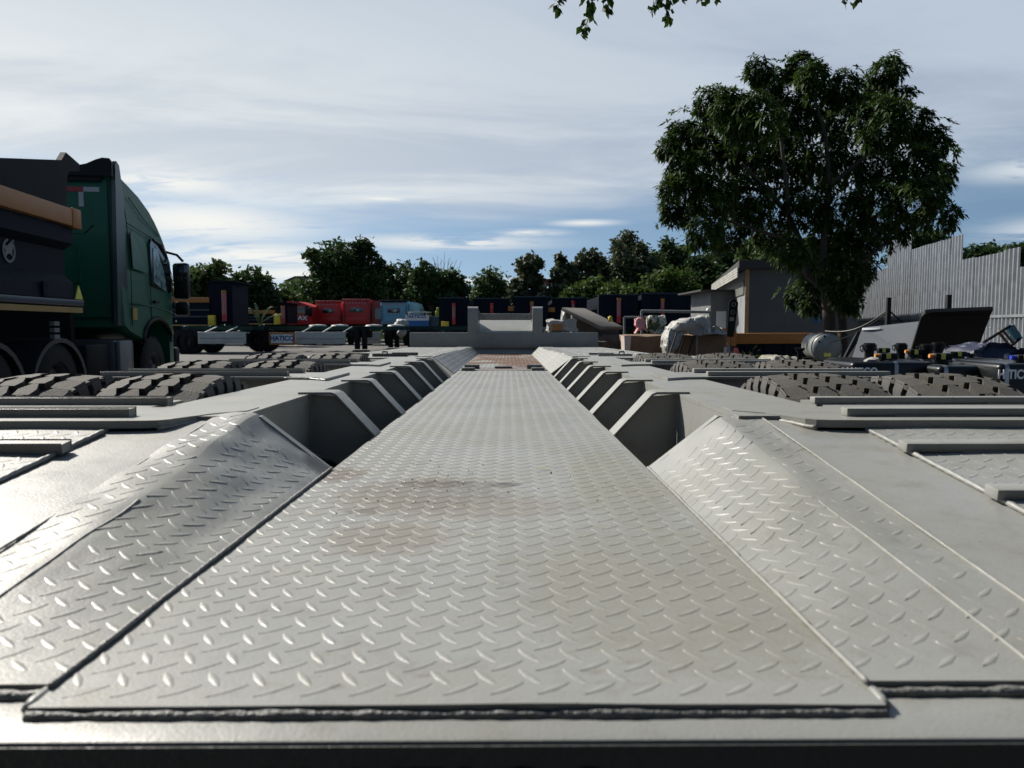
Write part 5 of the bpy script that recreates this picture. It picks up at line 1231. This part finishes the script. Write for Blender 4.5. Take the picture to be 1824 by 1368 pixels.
# weeds
t = thing('weed', 'small leafy weed growing in front of the navy tipper body by the cabin', 'plant', (at(1345, 640, 13).x, 13, 0)); rn = random.Random(9)
st = MB(); lf = MB()
for i in range(9):
    a = Vector((rn.uniform(-.1, .1), 0, 0)); b_ = Vector((rn.uniform(-.25, .25), rn.uniform(-.1, .1), rn.uniform(.6, .85))); st.tube([a, a.lerp(b_, .5) + Vector((0, 0, .05)), b_], .006, 4)
    for j in range(10):
        c = a.lerp(b_, .35 + .07 * j); d = Vector((rn.gauss(0, 1), rn.gauss(0, 1), rn.gauss(0, .5))).normalized(); e = d.cross(Vector((0, 0, 1))).normalized(); lf.add([c, c + d * .06 + e * .025, c + d * .12, c + d * .06 - e * .025], [(0, 1, 2, 3)])
st.build('stem', bark, t); lf.build('foliage', leaf_v, t, kind='stuff')

# leaning panels
def slab(name, label, cat, pix, Y0, Y1, th, m, extra=None, group=None):
    'a flat panel whose corners are (px, py, depth)'
    P = [at(*q) for q in pix]; o = P[0].copy(); n = (P[1] - P[0]).cross(P[2] - P[0]).normalized()
    if n.y > 0: n = -n
    mb = MB(); k_ = len(P); mb.add([q - o for q in P] + [q - o - n * th for q in P], [tuple(range(k_)), tuple(range(k_, 2 * k_))[::-1]] + [(i, (i + 1) % k_, (i + 1) % k_ + k_, i + k_) for i in range(k_)])
    return tag(mb.build(name, m, None, None, loc=o), label, cat, group), n
o, n = slab('grey_panel', 'large light grey sheet leaning back behind the black fuel tanks', 'panel', [(1518, 640, 8.4), (1534, 590, 9.0), (1542, 583, 9.1), (1650, 571, 9.0), (1628, 640, 8.3)], 0, 0, .03, mat('panel_light', (.17, .176, .182), .5, var=.2, scale=2))
o, n = slab('black_slanted_panel', 'big black slanted panel with rounded top corner, right of the grey sheet', 'lid', [(1618, 640, 8.5), (1641, 565, 8.05), (1648, 558, 8.0), (1662, 556, 8.0), (1769, 552, 7.9), (1765, 560, 7.95), (1738, 632, 8.4)], 0, 0, .05, black)
for q in ((1762, 570), (1756, 590), (1750, 608), (1744, 628)):
    c = at(q[0], q[1], 8.2); MB().lathe([(-.02, .001), (-.02, .007), (0, .007)], 8, 'y', c - Vector(o.location) + n * .12).build('bolt', steel, o)
slab('black_strut', 'black diagonal beam leaning beside the pale tank', 'beam', [(1488, 668, 8.6), (1528, 590, 9.0), (1538, 592, 9.0), (1508, 668, 8.5)], 0, 0, .08, black)
o, n = slab('panel_strip', 'short shiny metal strip along the top of the grey sheet', 'strip', [(1536, 584, 9.05), (1568, 582, 9.0), (1568, 586, 8.98), (1536, 588, 9.0)], 0, 0, .02, white)
sheet_heap('blue_tarpaulin', 'dark navy tarpaulin heaped behind the fuel tanks right of the black lid', [(1690, 640), (1705, 622), (1735, 612), (1765, 612), (1790, 622), (1805, 640)], 7.6, mat('navy_tarp', (.012, .018, .05), .6, var=.4), 16, .3)
tr = thing('hand_trolley', 'tilted trolley frame with a blue end plate lying against the fence at the right edge', 'trolley', at(1780, 600, 8.4))
def G(px, py, Y=8.4): return at(px, py, Y) - Vector(tr.location)
for a, b_ in (((1752, 610), (1800, 580)), ((1790, 625), (1817, 603)), ((1778, 590), (1800, 618)), ((1786, 588), (1806, 612))): MB().tube([G(*a), G(*b_)], .016, 7).build('frame_bar', mat('frame_brown', (.16, .09, .07), .6) if a[0] in (1778, 1786) else chassis, tr, 60)
P = [G(1795, 584), G(1806, 577), G(1822, 602), G(1812, 610)]; mb = MB(); mb.add(P + [q + Vector((0, .05, 0)) for q in P], [(0, 1, 2, 3), (7, 6, 5, 4), (0, 1, 5, 4), (1, 2, 6, 5), (2, 3, 7, 6), (3, 0, 4, 7)]); mb.build('end_plate', mat('teal_blue', (.03, .12, .17), .5), tr)

# fuel tanks
def fuel_tank(label, px, Y, w, d, text=None, rz=0, straps=(.28, .72), zt=None, ztop_px=652):
    p = at(px, 700, Y); zt = at(px, ztop_px, Y).z
    t = thing('fuel_tank', label, 'fuel tank', (p.x, Y, 0), rz, 'black fuel tanks standing in rows')
    mb = MB(); mb.bbox(0, w, 0, d, .12, zt, .038, seg=4); mb.build('tank_body', black_gloss, t, 60)
    for s_ in straps:
        x = w * s_; r = .040; z0_, z1_ = .12, zt
        pts = []
        for (cy, cz, a0) in ((r, z0_ + r, 270), (r, z1_ - r, 180), (d - r, z1_ - r, 90)):
            for i in range(5): a = R(a0 - i * 22.5); pts.append((cy + (r + .004) * math.cos(a), cz + (r + .004) * math.sin(a)))
        mb = MB(); vs = []
        for (y, z) in pts: vs += [(x - .016, y, z), (x + .016, y, z)]
        mb.add(vs, [(2 * i, 2 * i + 1, 2 * i + 3, 2 * i + 2) for i in range(len(pts) - 1)]); mb.build('strap', steel, t, 60)
    if text: lettering(text, .095, letter_white, t, (w * text_pos, -.004, zt - .082), (R(90), 0, 0), .8, .003)
    MB().box(.02, w - .02, .05, d - .05, 0, .118).build('timber_batten', mat('pallet_wood', (.16, .12, .08), .85), t)
    return t, p, zt
text_pos = .5
def neck(px, py, Y, base, h=1.0, lab=''):
    z = at(px, py, Y).z; p = at(px, py, Y); s_ = h * Y / 1370; b = base
    t = thing('filler_neck', lab, 'filler neck', (p.x, Y, b), 0, 'black filler necks on the fuel tanks'); H = z - b
    MB().lathe([(0, 8 * s_), (H * .55, 8 * s_), (H * .60, 12 * s_), (H * .92, 12 * s_), (H * .93, 9.5 * s_), (H, 9.5 * s_), (H, .001)], 20, 'z').build('neck', black, t, 40)
    MB().tube([(-12 * s_, 0, H * .88), (-17 * s_, 0, H * .80), (-16 * s_, 0, H * .6), (-11 * s_, 0, H * .5)], 1.2 * s_, 6).build('handle', black, t, 60)
    return t
text_pos = .09
t1, p1, z1 = fuel_tank('black fuel tank with HATICO lettering at the far left end of the front row', 1516, 6.2, .72, .62, 'HATICO', straps=(.50,), ztop_px=645)
t2, p2, z2 = fuel_tank('black fuel tank in the middle of the front row, between two lettered ones', 1690 - 19, 6.0, .46, .62, None, straps=(.12,), ztop_px=652)
text_pos = .13
t3, p3, z3 = fuel_tank('black fuel tank with HATICO lettering split by a steel strap at the right edge', 1778, 5.75, .9, .66, 'H TICO', straps=(.065,), ztop_px=648)
t4, p4, z4 = fuel_tank('black fuel tank behind the front row at its left end', 1516, 7.0, .8, .6, 'HATICO', straps=(.3, .8), ztop_px=641)
t5, p5, z5 = fuel_tank('black fuel tank behind the front row, under the yellow-stickered valves', 1680, 6.9, .95, .6, None, straps=(.1, .55), ztop_px=641)
neck(1549, 611, 6.4, z1 - .002, 1.0, 'black filler neck with a cap, leftmost and nearest the pale tank')
neck(1605, 611, 7.3, z4 - .002, .9, 'black filler neck in front of the grey sheet')
neck(1645, 614, 6.45, z1 - .002, 1.0, 'thick black filler neck in front of the black lid') if False else None
neck(1651, 613, 7.2, z4 - .002, 1.05, 'thick black filler neck in front of the left side of the black lid')
neck(1671, 610, 7.4, z5 - .002, 1.0, 'dim black filler neck lost against the black lid')
def valve(px, py, Y, base, lab, tail='o', s=1.0):
    p = at(px, py, Y); k = Y / 1370 * s
    t = thing('level_sender', lab, 'valve', (p.x, Y, base), 0, 'stickered black valves on the fuel tanks'); h = p.z - base
    MB().lathe([(0, 14 * k), (max(.02, h - 6 * k), 13 * k), (max(.02, h - 6 * k), .001)], 16, 'z').build('flange', black, t, 40)
    b = MB().bbox(-13 * k, 17 * k, -8 * k, 8 * k, h - 6 * k, h + 6 * k, 2 * k).build('housing', black, t, 40)
    MB().bbox(-4 * k, 4 * k, -8.8 * k, -8.1 * k, h - 5 * k, h + 5 * k, .2 * k).build('sticker', hazard, b)
    if tail == 'o': MB().lathe([(-21 * k, .001), (-21 * k, 3.6 * k), (-13 * k, 4 * k)], 12, 'x', (0, 0, h + 1 * k)).build('connector', mat('orange_plastic', (.70, .30, .08), .5), t, 60)
    if tail == 'b': MB().lathe([(-22 * k, .001), (-22 * k, 4 * k), (-13 * k, 4 * k)], 12, 'x', (0, 0, h + 1 * k)).build('connector', mat('blue_plastic', (.02, .05, .45), .4), t, 60)
    return t
valve(1579, 635, 6.45, z1 - .002, 'black valve with yellow sticker on the lettered left tank')
valve(1572, 624, 7.2, z4 - .002, 'small black valve with yellow sticker behind the leftmost filler neck', None, .7)
valve(1629, 627, 7.2, z4 - .002, 'black valve with orange plug in the middle between two filler necks', 'o', .8)
valve(1676, 635, 6.3, z2 - .002, 'black valve with large yellow sticker on the middle tank')
valve(1706, 631, 7.3, z5 - .002, 'black valve with a pale sticker at the back right', None, .8)
valve(1822, 638, 5.95, z3 - .002, 'black valve with a blue plug at the right edge of the picture', 'b')
sheet_heap('wrapped_hose', 'short hose wrapped in clear film on the left fuel tank', [(1535, 648), (1545, 640), (1558, 634), (1564, 640), (1552, 650), (1540, 654)], 6.3, mat('clear_film', (.45, .44, .42), .3, var=.6, scale=20), 20, .03)
p = at(1505, 664, 7.0)
lump('blue_rag', 'small bright blue rag left of the lettered fuel tank', 'rag', (p.x, 7.0, p.z), (.05, .08, .05), mat('royal_blue', (.02, .06, .28), .7), 6, .4, sub=2)
tag(MB().bbox(-.15, .3, -.3, .3, 0, p.z - .04, .02).build('timber_block', mat('pallet_wood', (.16, .12, .08), .85), None, 40, loc=(p.x - .05, 7.1, 0)), 'timber block under the blue rag beside the fuel tanks', 'block')

# unseen trailer added behind the camera to block sky light and deepen the shade
bs = thing('shade_box_trailer', 'unseen long dark navy box trailer added behind the lowbed trailer to shade its rear', 'trailer', (-6.5, -3.6, 0))
MB().bbox(0, 13, 0, 2.4, 1.05, 3.7, .03).build('box_body', navy, bs, 40)
for i in range(14): MB().box(.2 + .95 * i, .3 + .95 * i, 2.402, 2.44, 1.1, 3.65).build('wall_rib', navy, bs)
MB().box(.3, 12.6, .6, 1.8, .8, 1.045).build('chassis_frame', chassis, bs)
for x in (8.6, 9.9, 11.2):
    for y in (.25, 2.1): add_wheel(bs, x, y).rotation_euler = (0, 0, R(90))
for y in (.5, 1.8): MB().box(3.0, 3.15, y, y + .12, 0, .8).build('landing_leg', chassis, bs)
